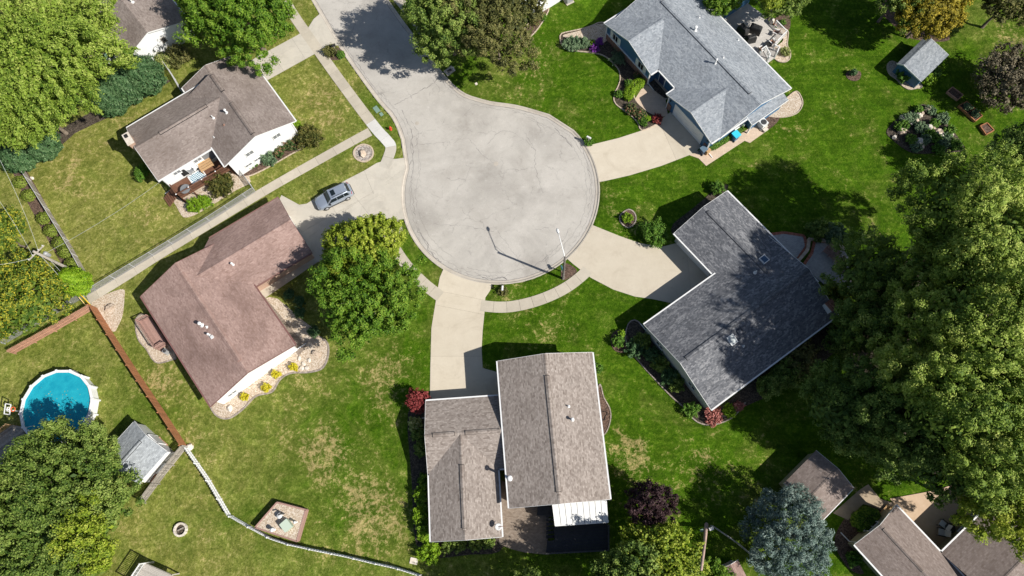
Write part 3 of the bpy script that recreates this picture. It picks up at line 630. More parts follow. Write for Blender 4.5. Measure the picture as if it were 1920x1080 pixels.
def roof_z(F, p):
    b = (np.asarray(p)[:2] - F['o'][:2]) @ F['v'][:2]; W, rf = F['W'], F['rf']
    return F['ze'] + (F['rise'] * b / (rf * W) if b < rf * W else F['rise'] * (W - b) / ((1 - rf) * W))
def roof_px(F, px, py):
    z = F['ze'] + F['rise'] / 2
    for _ in range(12): p = P(px, py, z); z = roof_z(F, p)
    return P(px, py, z)
def roof_n(F, p):
    b = (np.asarray(p)[:2] - F['o'][:2]) @ F['v'][:2]; W, rf = F['W'], F['rf']
    return unit(UP * 1 - F['v'] * (F['rise'] / (rf * W)) * (1 if b < rf * W else -1))
def pipe(F, px, py, h=.45, r=.06, mat=None):
    p = roof_px(F, px, py); b = MB().lathe(p - UP * .1, [(r * 3, .06), (r * 2.6, .13), (r * 1.2, .2)], 12).build('pipe_flashing', mat or MT['pipewhite'], F['par'], True)
    MB().tube([p, p + UP * h], r, 10).build('vent_pipe', mat or MT['pipewhite'], b)
def hood(F, px, py, h=.5, r=.11, cap=.2):
    p = roof_px(F, px, py); b = MB().lathe(p - UP * .1, [(r * 2.4, .05), (r * 2, .14), (r, .24), (r, h)], 14).build('flue', MT['pipewhite'], F['par'], True)
    MB().lathe(p + UP * (h - .02), [(cap * .95, 0), (cap, .05), (cap, .16), (cap * .6, .22)], 14).build('flue_cap', MT['white'], b, True)
def boxvent(F, px, py, s=.38, mat=None):
    p = roof_px(F, px, py); n = roof_n(F, p); u = F['u']; c = np.cross(n, u)
    b = MB().obox(p + n * .08, u, c, n, s / 2, s / 2, .08).build('box_vent', mat or MT['darkmetal'], F['par'])
    MB().obox(p + n * .17, u, c, n, s / 2 + .04, s / 2 + .04, .012).build('vent_cap', mat or M('vent_grey', (.16, .16, .17)), b)
def skylight(F, px, py, a, b_, pane):
    p = roof_px(F, px, py); n = roof_n(F, p); u = F['u']; c = np.cross(n, u); m = MB()
    for s in (-1, 1): m.obox(p + u * s * a / 2 + n * .08, u, c, n, .045, b_ / 2 + .05, .09); m.obox(p + c * s * b_ / 2 + n * .08, u, c, n, a / 2 - .045, .045, .088)
    k = m.build('skylight', MT['pipewhite'], F['par']); MB().obox(p + n * .11, u, c, n, a / 2 - .03, b_ / 2 - .03, .01).build('pane', pane, k)
def ridge_vent(F, a0, a1, mat, edge=None, hw=.2):
    """a0,a1 = distance along the ridge"""
    o = F['o'] + F['v'] * F['rf'] * F['W'] + UP * (F['ze'] + F['rise']); u, v = F['u'], F['v']; m = MB(); e = MB()
    for sg, ww in ((-1, F['rf'] * F['W']), (1, (1 - F['rf']) * F['W'])):
        sl = F['rise'] / ww; q = lambda a, b, dz: o + u * a + v * sg * b + UP * (dz - sl * b)
        n = m.add([q(a0, 0, .10), q(a1, 0, .10), q(a1, hw, .085), q(a0, hw, .085), q(a1, hw, .0), q(a0, hw, .0)])
        L = a1 - a0; m.face([n, n + 1, n + 2, n + 3], [(0, 0), (L, 0), (L, .3), (0, .3)])
        e.bar(q(a0 - .03, hw + .006, .03), q(a1 + .03, hw + .006, .03), .035, .085)
    for a in (a0 - .02, a1 + .02): 
        for sg in (-1, 1): e.bar(o + u * a + UP * .045, o + u * a + v * sg * hw + UP * .02, .05, .085)
    k = m.build('ridge_vent', mat, F['par']); e.build('vent_mesh', edge or MT['black'], k)
def ridge_px(F, px, py): p = P(px, py, F['ze'] + F['rise']); return (p - F['o'])[:2] @ F['u'][:2]
def downspout(F, side, s):
    p, t, n = wall_pt(F, side, s, 0, .06); m = MB(); zt = F['ze'] - .15
    m.obox(p + UP * (zt / 2 + .1), t, n, UP, .04, .035, zt / 2 - .1); m.bar(p + UP * .2, p + n * 1.1 + UP * .06, .09, .07); m.build('downspout', MT['white'], F['par'])
def house(label, A, ze, name='house'): p = P(*A, ze); return thing(name, label, 'house', (p[0], p[1], 0))

# ---------------------------------------------------------------- beige-roofed house at the foot of the court
h = house('house with beige shingle roofs, tall wing beside a lower garage wing, below the round court', (933, 677), 4.2)
F = wing_px(h, (933, 677), (955, 953), (1144, 938), 3.9, 1.62, R_['beige'], MT['tansiding'], ends=(True, True))
h3 = F
hood(F, 957, 897, 1.3, .13, .26); hood(F, 1073, 787, .55, .09, .16); pipe(F, 1066, 762, .4)
ridge_vent(F, ridge_px(F, 1024, 705), ridge_px(F, 1045, 922), R_['beige'], VM, .24)
window(F, 'a', 2.2, 1.4, 1.5, 1.2); window(F, 'a', 6.6, 1.4, 1.5, 1.2); window(F, 'a', 2.2, 3.3, 1.2, 1.0); window(F, 'a', 6.6, 3.3, 1.2, 1.0); window(F, 'r', 3, 1.5, 1.2, 1.2); window(F, 'r', 9, 1.5, 1.2, 1.2); window(F, 'b', 2, 1.5, 1.8, 1.8); window(F, 'b', 7, 3.0, 1.2, 1)
downspout(F, 'r', .2)
# garage wing: front part with its ridge across, back part with its ridge lengthwise
za = 2.6; a, b, c = P(798, 752, za), P(935, 742, za), P(803, 888, za); u = unit((b - a) * [1, 1, 0]); v = np.array([u[1], -u[0], 0])
Wf = (c - a) @ v; F1 = wing(h, a, u, np.linalg.norm(b - a) + .35, v, Wf, za, Wf / 2 * .33, R_['beige'], MT['tansiding'], ends=(True, False), gut=True)
ridge_vent(F1, ridge_px(F1, 812, 818), ridge_px(F1, 852, 815), R_['beige'], VM, .2); ridge_vent(F1, ridge_px(F1, 873, 814), ridge_px(F1, 936, 810), R_['beige'], VM, .2)
garage_door(F1, 'l', 3.6, .05, 4.9, 2.15, MT['white']); window(F1, 'a', 2.5, 1.5, 1, 1)
d_, e_ = P(808, 1016, za), P(941, 1006, za); v2 = v; Wb = (e_ - d_) @ u; oo = d_ - v * ((d_ - a) @ v - Wf / 2)
F2 = wing(h, oo, v, (d_ - a) @ v - Wf / 2, u, Wb, za, Wf / 2 * .33 - .02, R_['beige'], MT['tansiding'], ends=(False, True), oe=.4)
ridge_vent(F2, ridge_px(F2, 865, 872), ridge_px(F2, 873, 990), R_['beige'], VM, .22)
window(F2, 'b', 3, 1.5, 1.6, 1.2); window(F2, 'l', 3, 1.5, 1.4, 1.2); downspout(F1, 'a', 1.0)
# dish on the eave
p = roof_px(F2, 932, 985); dsh = thing('satellite_dish', 'grey satellite dish on the beige roof corner by the brown patio', 'satellite dish', p)
MB().tube([p, p + UP * .5, p + UP * .6 + np.array([.15, -.1, 0])], .03, 8).build('mast', MT['steel'], dsh)
q = p + UP * .75 + np.array([.18, -.12, 0]); MB().lathe(q, [(.02, -.02), (.2, .02), (.34, .1), (.33, .115), (.19, .045), (.02, 0)], 16).build('dish', MT['pipewhite'], dsh, True)
MB().tube([q + UP * .02, q + np.array([.75, .1, .3])], .025, 6).build('feed_arm', MT['fencepink'], dsh)
# ---------------------------------------------------------------- house with the faded red roof
h = house('white house with faded pinkish-red shingle roof and attached garage wing beside the big green tree', (264, 555), 2.7)
F = wing_px(h, (264, 555), (395, 762), (560, 656), 2.7, 1.55, R_['pink'], MT['whitesiding'], trim=M('maroon_trim', (.20, .10, .09)), oe=.5, ork=.35); h2 = F
G = wing_px(h, (392, 447), (522, 370), (592, 468), 2.6, 1.35, R_['pink'], MT['pinkbrick'], rext=4.2, trim=M('brown_trim', (.22, .12, .10)), ends=(False, True))
garage_door(G, 'b', 3.6, .03, 4.9, 2.1, MT['white'])
window(F, 'b', 1.7, 1.3, 1.1, .7, MT['greyglass']); window(F, 'r', 13.0, 1.5, 1.6, 1.2); window(F, 'r', 10, 1.5, 1.6, 1.2); door(F, 'r', 8, .1, .95, 2.05, MT['fenceboard']); window(F, 'l', 3, 1.5, 1.2, 1.1); door(F, 'l', 8.5, .5, 1.7, 1.95, MT['greyglass'], 'patio_door'); window(F, 'l', 12.5, 1.5, 1.2, 1.1)
hood(F, 379, 609, .6, .12, .2); pipe(F, 388, 613, .3); hood(F, 393, 628, .35, .07, .13); boxvent(F, 399, 632, .28, MT['white']); hood(G, 437, 496, .35, .07, .13)
ridge_vent(F, ridge_px(F, 343, 512), ridge_px(F, 448, 676), R_['pink'], MT['deckpink'], .22)
downspout(F, 'r', 15.0)
# ---------------------------------------------------------------- white house with taupe roof (deck)
h = house('white house with taupe shingle roof and brown timber deck, left of the grassy front lot', (237, 240), 2.7)
F = wing_px(h, (470, 112), (554, 227), (418, 307), 3.75, 1.65, R_['taupe'], MT['whitesiding'], ends=(False, True)); h1w = F
Mn = wing_px(h, (347, 175), (237, 240), (302, 335), 3.7, 1.47, R_['taupe'], MT['whitesiding'], ext=(3.6, 0), ends=(False, True)); h1m = Mn
z = 3.1; a, b = P(333, 152, z), P(447, 108, z); uu = h1w['u']; vv = h1w['v']; a_ = P(440, 92, z)
Tp = wing(h, P(447, 108, z) - uu * .6, uu, 4.0, vv, abs((P(333, 152, z) - P(447, 108, z)) @ vv), z, 1.15, R_['taupe'], MT['whitesiding'], ends=(True, False))
for s_, z_, wd in ((2.4, 2.9, 1.0), (6.2, 2.9, 1.0), (5.9, 1.1, .9), (7.2, 1.1, .9)): window(F, 'b', s_, z_, wd, .75 if z_ > 2 else .5, MT['greyglass'])
garage_door(F, 'l', 1.9, .03, 2.6, 2.1, MT['white']); window(F, 'l', 7, 1.5, 1.8, 1.3); door(F, 'l', 4.6, .1, .95, 2.05, MT['fenceboard'])
window(Mn, 'l', 5.6, 1.5, 1.0, 1.0, MT['greyglass']); window(Mn, 'r', 6.4, 2.7, 1.0, .9, MT['greyglass']); door(Mn, 'r', 5.0, 1.35, 1.6, 1.9, MT['greyglass'], 'patio_door'); window(Mn, 'r', 9.2, 2.7, .9, .8, MT['greyglass'])
for K, p0, p1 in ((Mn, (388, 199), (300, 251)), (F, (434, 193), (476, 249)), (F, (397, 141), (419, 170))):
    a0, a1 = sorted((ridge_px(K, *p0), ridge_px(K, *p1))); ridge_vent(K, a0, a1, R_['taupe'], MT['black'], .22)
hood(F, 425, 211, .5, .09, .15); pipe(Mn, 400, 221, .5, .06); pipe(F, 420, 234, .15, .05, MT['brick']); pipe(Mn, 402, 258, .3, .05)
downspout(Mn, 'b', 7.6); downspout(F, 'b', .1); downspout(Tp, 'r', .4)
# brick chimney on the left gable
p, t, n = wall_pt(Mn, 'b', 2.6, 0); ch = MB()
ch.obox(p + n * .35 + UP * 1.6, t, n, UP, 1.0, .35, 1.6); ch.obox(p + n * .35 + UP * 4.3, t, n, UP, .75, .33, 1.2); c_ = ch.build('chimney', MT['pinkbrick'], h)
MB().obox(p + n * .35 + UP * 5.55, t, n, UP, .85, .42, .06).build('chimney_cap', MT['palestone'], c_); MB().obox(p + n * .35 - t * .35 + UP * 5.68, t, n, UP, .2, .18, .1).build('flue_cover', MT['black'], c_)
# ---------------------------------------------------------------- dark grey house
h = house('grey-sided house with dark charcoal shingle roof, right of the court beside the tall grove', (1203, 612), 3.0)
F = wing_px(h, (1572, 590), (1333, 768), (1203, 612), 2.75, 1.85, R_['charcoal'], MT['greysiding'], oe=.4, ork=.25); h4 = F
G = wing_px(h, (1445, 440), (1363, 358), (1262, 435), 2.65, 1.4, R_['charcoal'], MT['greysiding'], ext=(7.2, 0), ends=(False, True), oe=.4); h4g = G
for s_ in (2.0, 2.55, 7.4, 7.95): window(F, 'b', F['W'] - .8 - s_, 1.75, .46, .75, MT['black'], mull=0, frame=MT['greysiding'])
garage_door(G, 'r', G['L'] - 3.6, .03, 4.9, 2.1, MT['white']); MB
window(F, 'r', F['L'] - 4, 1.5, 1.6, 1.2); window(F, 'r', F['L'] - 7.5, 1.5, 1.4, 1.2); window(F, 'l', 5, 1.5, 1.8, 1.3); window(F, 'l', 10, 1.5, 1.8, 1.3); door(F, 'r', F['L'] - 9.6, .1, .95, 2.05, MT['fenceboard']); window(G, 'l', 10, 1.6, 1.4, 1.2); window(G, 'b', 3.3, 1.5, 1.4, 1.2)
skylight(F, 1372, 637, .75, .95, M('skylight_frost', (.42, .46, .46), rough=.5)); skylight(G, 1432, 487, .75, .9, M('skylight_blue', (.04, .09, .17), rough=.5, spec=.3))
boxvent(F, 1386, 622, .36); boxvent(F, 1394, 616, .36); pipe(F, 1394, 649, .4, .05); pipe(G, 1416, 511, .55, .07)
ridge_vent(F, ridge_px(F, 1510, 500), ridge_px(F, 1285, 670), R_['charcoal'], MT['darkmetal'], .22); ridge_vent(G, ridge_px(G, 1438, 512), ridge_px(G, 1328, 396), R_['charcoal'], MT['darkmetal'], .2)
p = roof_px(F, 1552, 577); u, v = F['u'], F['v']; c_ = MB().obox(p + UP * .3, u, v, UP, .38, .5, .75).build('chimney', MT['pinkbrick'], h)
MB().obox(p + UP * 1.08, u, v, UP, .44, .56, .05).build('chimney_cap', MT['brick'], c_); MB().obox(p + u * .33 + UP * .2, u, v, UP, .07, .52, .62).build('chimney_flashing', MT['pipewhite'], c_)
for s_ in (-.2, .2): MB().lathe(p + v * s_ + UP * 1.12, [(.12, 0), (.1, .18)], 10).build('clay_flue', MT['brick'], c_)
downspout(F, 'r', F['L'] - .7); downspout(F, 'l', F['L'] - .7)
# ---------------------------------------------------------------- blue house
h = house('blue house with blue-grey shingle roof, two front gables and white trim, top of the court', (1150, 38), 2.8)
F = wing_px(h, (1150, 38), (1352, 257), (1491, 174), 2.75, 1.85, R_['bluegrey'], MT['bluesiding'], oe=.45); h5 = F
u, v = F['u'], F['v']
def front_gable(p1, p2, dep, ze=2.75):
    a, b = P(*p1, ze), P(*p2, ze); W = (b - a) @ u; proud = max((F['o'] - a) @ v, .3); o = a + v * (dep + proud)
    return wing(h, o, -v, dep + proud, u, W, ze, W / 2 * .33, R_['bluegrey'], MT['bluesiding'], ends=(False, True), oe=.35, ork=.3)
g1 = front_gable((1133, 44), (1214, 143), 4.0); g2 = front_gable((1250, 177), (1331, 270), 4.0)
wall_box(g1, 'b', (g1['W'] - .7) / 2, .55, g1['W'] - .66, 1.1, .1, 'brick_base', MT['brick']); wall_box(g1, 'b', (g1['W'] - .7) / 2, 1.14, g1['W'] - .64, .07, .14, 'base_cap', MT['white'])
for s_ in (1.7, g1['W'] - .7 - 1.7): window(g1, 'b', s_, 1.85, 1.0, 1.15, shutters=MT['white'])
garage_door(g2, 'b', (g2['W'] - .7) / 2, .03, 4.9, 2.12, MT['white'])
for s_ in (.32, g2['W'] - .7 - .32): wall_box(g2, 'b', s_, .6, .62, 1.2, .1, 'brick_pier', MT['brick'])
for s_ in (-.02, g2['W'] - .68): wall_box(g2, 'b', s_, 1.3, .1, 2.55, .13, 'corner_board', MT['white'])
for s_ in (-.02, g1['W'] - .68): wall_box(g1, 'b', s_, 1.3, .1, 2.55, .13, 'corner_board', MT['white'])
for s_ in (.35, g2['W'] - .7 - .35):
    p, t, n = wall_pt(g2, 'b', s_, 1.9, .12); MB().lathe(p, [(.05, 0), (.08, .05), (.08, .22), (.02, .3)], 8).build('wall_lantern', MT['black'], h)
door(F, 'l', (P(1240, 150, 1) - F['o']) @ u - .3, .15, .95, 2.05, M('blue_door', (.03, .05, .12), rough=.4)); window(F, 'l', (P(1225, 135, 1) - F['o']) @ u - 1.2, 1.6, .8, 1.3)
# low side porch roof at the lower right gable end
z = 2.3; a, b, c = P(1395, 217, z), P(1416, 234, z), P(1491, 178, z); pv = -v; pu = u; W_ = 5.2
pr = MB(); o = a.copy(); A_ = [o, o + pu * 1.5, o + pu * 1.5 + v * 5.6, o + v * 5.6]; zz = [2.65, 2.25, 2.25, 2.65]
n = pr.add([(q_[0], q_[1], k) for q_, k in zip(A_, zz)] + [(q_[0], q_[1], k - .12) for q_, k in zip(A_, zz)]); pr.face([n, n + 1, n + 2, n + 3], [(0, 1.5), (0, 0), (5.6, 0), (5.6, 1.5)])
pr.face([n + 7, n + 6, n + 5, n + 4])
for i in range(4): j = (i + 1) % 4; pr.face([n + i, n + 4 + i, n + 4 + j, n + j])
pf = pr.build('porch_roof', R_['bluegrey'], h); MB().bar(A_[1] * [1, 1, 0] + UP * 2.2 + pu * .03, A_[2] * [1, 1, 0] + UP * 2.2 + pu * .03, .05, .2).build('fascia', MT['white'], pf); MB().bar(A_[0] * [1, 1, 0] + UP * 2.6 - v * .03, A_[1] * [1, 1, 0] + UP * 2.2 - v * .03, .05, .16).build('rake_board', MT['white'], pf)
MB().prism([q_[:2] for q_ in (o + v * .7 , o + pu * 1.2 + v * .7, o + pu * 1.2 + v * 5.3, o + v * 5.3)], 0, 2.2).build('porch_wall', MT['bluesiding'], h)
for k in (.25, ): MB().box((A_[1] + v * .15 - pu * .15) * [1, 1, 0] + UP * 1.05, (.14, .14, 2.1), math.atan2(u[1], u[0])).build('porch_post', MT['white'], h)
hood(F, 1303, 57, .55, .12, .2); pipe(F, 1311, 33, .4, .05); pipe(F, 1356, 108, .3, .05); hood(F, 1341, 119, .7, .07, .14); pipe(F, 1384, 75, .3, .05)
ridge_vent(F, ridge_px(F, 1238, 5), ridge_px(F, 1404, 176), R_['bluegrey'], MT['darkmetal'], .22)
window(F, 'b', 3, 1.6, 1.2, 1.1); window(F, 'r', 4, 1.6, 1.5, 1.2); door(F, 'r', 10, .4, 1.8, 2, MT['greyglass'], 'patio_door'); downspout(g1, 'r', g1['L'] - .6); downspout(g2, 'r', g2['L'] - .6)
# ---------------------------------------------------------------- house at the top left behind the hedge
h = house('white-gabled house with taupe roof half hidden behind hedge and trees, top left', (354, 40), 2.8)
z = 2.9; a, b = P(354, 38, z), P(230, 122, z); rd = unit((P(291, 51, z + 1.8) - P(252, 2, z + 1.8)) * [1, 1, 0]); vv = np.array([-rd[1], rd[0], 0]); W = (b - a) @ vv
if W < 0: vv, W = -vv, -W
H6 = wing(h, a - rd * 15, rd, 15, vv, W, z, 1.9, R_['brown'] if False else R_['taupe'], MT['whitesiding'])
window(H6, 'b', W * .36, 2.3, .55, .75, MT['darkmetal'], mull=0, frame=MT['greyboard']); window(H6, 'r', 4, 1.5, 1.4, 1.2); window(H6, 'r', 9, 1.5, 1.4, 1.2); pipe(H6, 248, 4, .6, .09)
p, t, n = wall_pt(H6, 'b', W * .5, 2.0); MB().lathe(p + n * .35, [(.02, -.03), (.25, .02), (.38, .1), (.3, .08), (.02, 0)], 14).build('satellite_dish', MT['pipewhite'], h, True)
# green conservatory box by the left corner
gp = P(203, 104, 1.4); gh = thing('garden_cabinet', 'small green-topped cabinet with white frame behind the hedge', 'cabinet', (gp[0], gp[1], 0))
an = math.radians(33); MB().box((gp[0], gp[1], .7), (2.2, 1.3, 1.4), an).build('cabinet_body', MT['white'], gh); MB().box((gp[0], gp[1], 1.45), (1.7, .9, .1), an).build('cabinet_top', M('sage_top', (.20, .34, .26)), gh)
# ---------------------------------------------------------------- house in the lower right corner
h = house('cream house with brown shingle roof around a tan patio, lower right corner', (1600, 1018), 2.6)
F = wing_px(h, (1765, 1037), (1680, 947), (1600, 1018), 2.7, 1.0, R_['brown'], MT['creamsiding'], ext=(8, 0), oe=.3, ork=.3); h7 = F
window(F, 'b', 2.6, 1.4, 1.4, 1.1)
a = P(1765, 1037, 2.7); u7 = -F['v']; G = wing(h, a + unit(-F['u']) * 0 , u7, 16, -F['u'], 9.0, 2.7, 1.55, R_['brown'], MT['creamsiding'], ends=(False, True), oe=.4)
pipe(G, 1915, 1022, .6, .1, MT['steel']); pipe(G, 1893, 987, .4, .06); window(G, 'l', 4, 1.5, 1.6, 1.2); door(G, 'l', 6.5, .1, 1.8, 2.0, MT['greyglass'], 'patio_door'); downspout(F, 'b', 5.0)
ridge_vent(F, 8.4, 13.2, R_['brown'], MT['edging'], .14)
tagged(sheet('patio', PL([(1668, 935), (1760, 1045), (1850, 975), (1800, 905), (1750, 920)]), -.05, .08, MT['stamped'] if False else M('tan_patio', (.50, .36, .24), (.58, .43, .30), 1.5)))
tagged(sheet('patio_path', PL([(1562, 962), (1612, 918), (1628, 908), (1650, 935), (1680, 945), (1662, 962), (1640, 950), (1618, 945), (1590, 975)]), -.05, .03, M('patio_path', (.34, .26, .18), (.44, .35, .25), 1.5)))
# ---------------------------------------------------------------- white house at the top edge, only its wall corner shows
h = house('white house corner with grey-brown roof at the top edge by a satellite dish', (1000, 33), 0)
a, b = P(1001, 33), P(1060, -4); t = unit((b - a) * [1, 1, 0]); n = np.array([-t[1], t[0], 0])
if n[1] < 0: n = -n
H8 = wing(h, a - t * .45 - n * .3, n, 16, t, 13, 2.8, 2.0, R_['taupe'], MT['whitesiding']); window(H8, 'a', 5, 1.5, 1.4, 1.1)
# ---------------------------------------------------------------- house under the big lower left tree, mostly hidden
h = house('grey-roofed house mostly hidden under the big lower left tree', (60, 1070), 2.6)
a = P(10, 1062, 2.8); t = np.array([.97, .22, 0]); H9 = wing(h, a + np.array([-4, -9, 0]), t, 12, np.array([-.22, .97, 0]), 9, 2.8, 1.5, R_['shedgrey'], MT['tansiding']); window(H9, 'r', 5, 1.5, 1.4, 1.1)
# ---------------------------------------------------------------- sheds
def shed(label, A, B, C, ze, rise, roof, wall, rf=.5, **kw):
    p = P(*A, ze); t_ = thing('shed', label, 'shed', (p[0], p[1], 0)); return wing_px(t_, A, B, C, ze, rise, roof, wall, rf=rf, oe=.15, ork=.15, gut=False, **kw)
S1 = shed('small blue shed with grey shingle roof on the right lawn', (1733, 70), (1682, 119), (1731, 150), 1.75, .45, R_['bluegrey'], MT['bluesiding'], rf=.2)
wall_box(S1, 'b', 1.4, .75, 1.0, 1.4, .04, 'shed_door', M('shed_blue_door', (.03, .085, .16), rough=.5), S1['par'])
S2 = shed('pale grey shingle shed beside the swimming pool and timber fence', (258, 908), (313, 846), (247, 795), 2.2, .9, R_['shedgrey'], MT['whitesiding']); door(S2, 'b', 2.2, .05, 1.4, 1.8, MT['white'], 'shed_door')
ridge_vent(S2, .6, S2['L'] - .8, R_['shedgrey'], MT['darkmetal'], .16)
p0, t, n = wall_pt(S2, 'l', 0, 2.05, .2); MB().bar(p0, p0 + t * (S2['L'] - .3), .22, .12).build('gutter', MT['white'], S2['par'])
p0, t, n = wall_pt(S2, 'r', 0, 2.12, .17); MB().bar(p0, p0 + t * (S2['L'] - .3), .08, .12).build('gutter', MT['white'], S2['par'])
S3 = shed('brown shingle garden shed above the blue spruce', (1540, 978), (1601, 915), (1528, 847), 2.3, .85, R_['brown'], MT['creamsiding']); door(S3, 'l', 2.0, .05, 1.6, 1.8, MT['white'], 'shed_door')
p0, t, n = wall_pt(S3, 'l', 0, 2.2, .18); MB().bar(p0, p0 + t * (S3['L'] - .3), .1, .12).build('gutter', MT['white'], S3['par'])
S4 = shed('tiny shed with pinkish-brown roof at the bottom edge by the utility pole', (1368, 1100), (1351, 1066), (1383, 1048), 2.0, .5, R_['pink'], MT['greyboard'], ext=(1.5, 0)); door(S4, 'b', 1.0, .05, .9, 1.7, MT['greyboard'], 'shed_door')
# ---------------------------------------------------------------- foliage
LM = {
 'locust': leafmat('leaf_locust', (0.04, 0.095, 0.006), (0.24, 0.345, 0.04), (0.54, 0.6, 0.15)),
 'maple': leafmat('leaf_maple', (0.024, 0.08, 0.004), (0.12, 0.235, 0.015), (0.32, 0.43, 0.055)),
 'yellowgreen': leafmat('leaf_yellowgreen', (0.06, 0.12, 0.005), (0.25, 0.33, 0.022), (0.58, 0.6, 0.1)),
 'bronze': leafmat('leaf_bronze', (0.036, 0.048, 0.012), (0.15, 0.155, 0.042), (0.34, 0.3, 0.11)),
 'deep': leafmat('leaf_deep', (0.03, 0.075, 0.009), (0.155, 0.235, 0.036), (0.4, 0.47, 0.12)),
 'yew': leafmat('leaf_yew', (0.018, 0.06, 0.02), (0.07, 0.15, 0.052), (0.17, 0.27, 0.12)),
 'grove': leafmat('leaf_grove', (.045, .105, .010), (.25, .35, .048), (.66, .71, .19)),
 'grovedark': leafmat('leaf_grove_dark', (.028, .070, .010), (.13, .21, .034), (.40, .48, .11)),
 'gold': leafmat('leaf_gold', (0.085, 0.085, 0.006), (0.3, 0.25, 0.018), (0.58, 0.44, 0.05)),
 'goldmix': leafmat('leaf_gold_mix', (0.035, 0.09, 0.01), (0.15, 0.22, 0.025), (0.56, 0.48, 0.04)),
 'greybrown': leafmat('leaf_greybrown', (0.045, 0.04, 0.022), (0.17, 0.145, 0.088), (0.38, 0.32, 0.21)),
 'lime': leafmat('leaf_lime', (0.065, 0.140, 0.004), (0.190, 0.340, 0.010), (0.360, 0.500, 0.040)),
 'purple': leafmat('leaf_purple', (0.016, 0.008, 0.010), (0.050, 0.024, 0.028), (0.150, 0.085, 0.085)),
 'red': leafmat('leaf_red', (0.120, 0.012, 0.014), (0.280, 0.045, 0.045), (0.480, 0.140, 0.120)),
 'spruce': leafmat('leaf_spruce', (0.035, 0.070, 0.055), (0.125, 0.185, 0.160), (0.360, 0.440, 0.380), .08),
 'shrub': leafmat('leaf_shrub', (0.026, 0.085, 0.007), (0.095, 0.21, 0.02), (0.24, 0.39, 0.055)),
 'boxwood': leafmat('leaf_boxwood', (0.070, 0.120, 0.010), (0.190, 0.260, 0.030), (0.360, 0.410, 0.090)),
 'yellow': leafmat('leaf_yellow', (0.300, 0.260, 0.010), (0.650, 0.550, 0.020), (0.750, 0.750, 0.100)),
 'violet': leafmat('flower_violet', (0.100, 0.020, 0.160), (0.240, 0.050, 0.360), (0.420, 0.160, 0.550)),
 'pink': leafmat('flower_pink', (0.1, 0.07, 0.03), (0.48, 0.15, 0.13), (0.74, 0.4, 0.35)),
 'rose': leafmat('rose_mix', (0.024, 0.070, 0.015), (0.080, 0.150, 0.040), (0.600, 0.180, 0.160)),
 'burn': leafmat('leaf_burning', (0.035, 0.050, 0.008), (0.105, 0.110, 0.022), (0.270, 0.220, 0.060)),
 'sage': leafmat('leaf_sage', (0.055, 0.115, 0.055), (0.140, 0.220, 0.110), (0.300, 0.390, 0.220)),
 'cream': leafmat('flower_cream', (0.060, 0.120, 0.020), (0.340, 0.380, 0.100), (0.750, 0.700, 0.400)),
}
def leaves(name, pos, nrm, tan, size, tint, mat, parent, asp=.55):
    n = len(pos); b = base(parent); nrm = nrm / (np.linalg.norm(nrm, axis=1, keepdims=True) + 1e-9); tan = tan - nrm * (tan * nrm).sum(1, keepdims=True); tan /= (np.linalg.norm(tan, axis=1, keepdims=True) + 1e-9)
    bt = np.cross(nrm, tan); s = size[:, None]; pos = pos - b
    V = np.stack([pos - tan * s, pos + bt * s * asp + nrm * s * .12, pos + tan * s, pos - bt * s * asp + nrm * s * .12], 1).reshape(-1, 3)
    me = bpy.data.meshes.new(name); me.vertices.add(4 * n); me.vertices.foreach_set('co', V.astype(np.float32).ravel())
    me.loops.add(4 * n); me.loops.foreach_set('vertex_index', np.arange(4 * n, dtype=np.int32)); me.polygons.add(n); me.polygons.foreach_set('loop_start', np.arange(0, 4 * n, 4, dtype=np.int32)); me.update()
    a = me.attributes.new('tint', 'FLOAT', 'FACE'); a.data.foreach_set('value', np.clip(tint, 0, 1).astype(np.float32))
    me.materials.append(mat); o = bpy.data.objects.new(name, me); col.objects.link(o); o.parent = parent; return o
def sph(R, n, zmin=-1.0):
    z = R.uniform(zmin, 1, n); a = R.uniform(0, 2 * np.pi, n); r = np.sqrt(1 - z * z); return np.stack([r * np.cos(a), r * np.sin(a), z], -1)
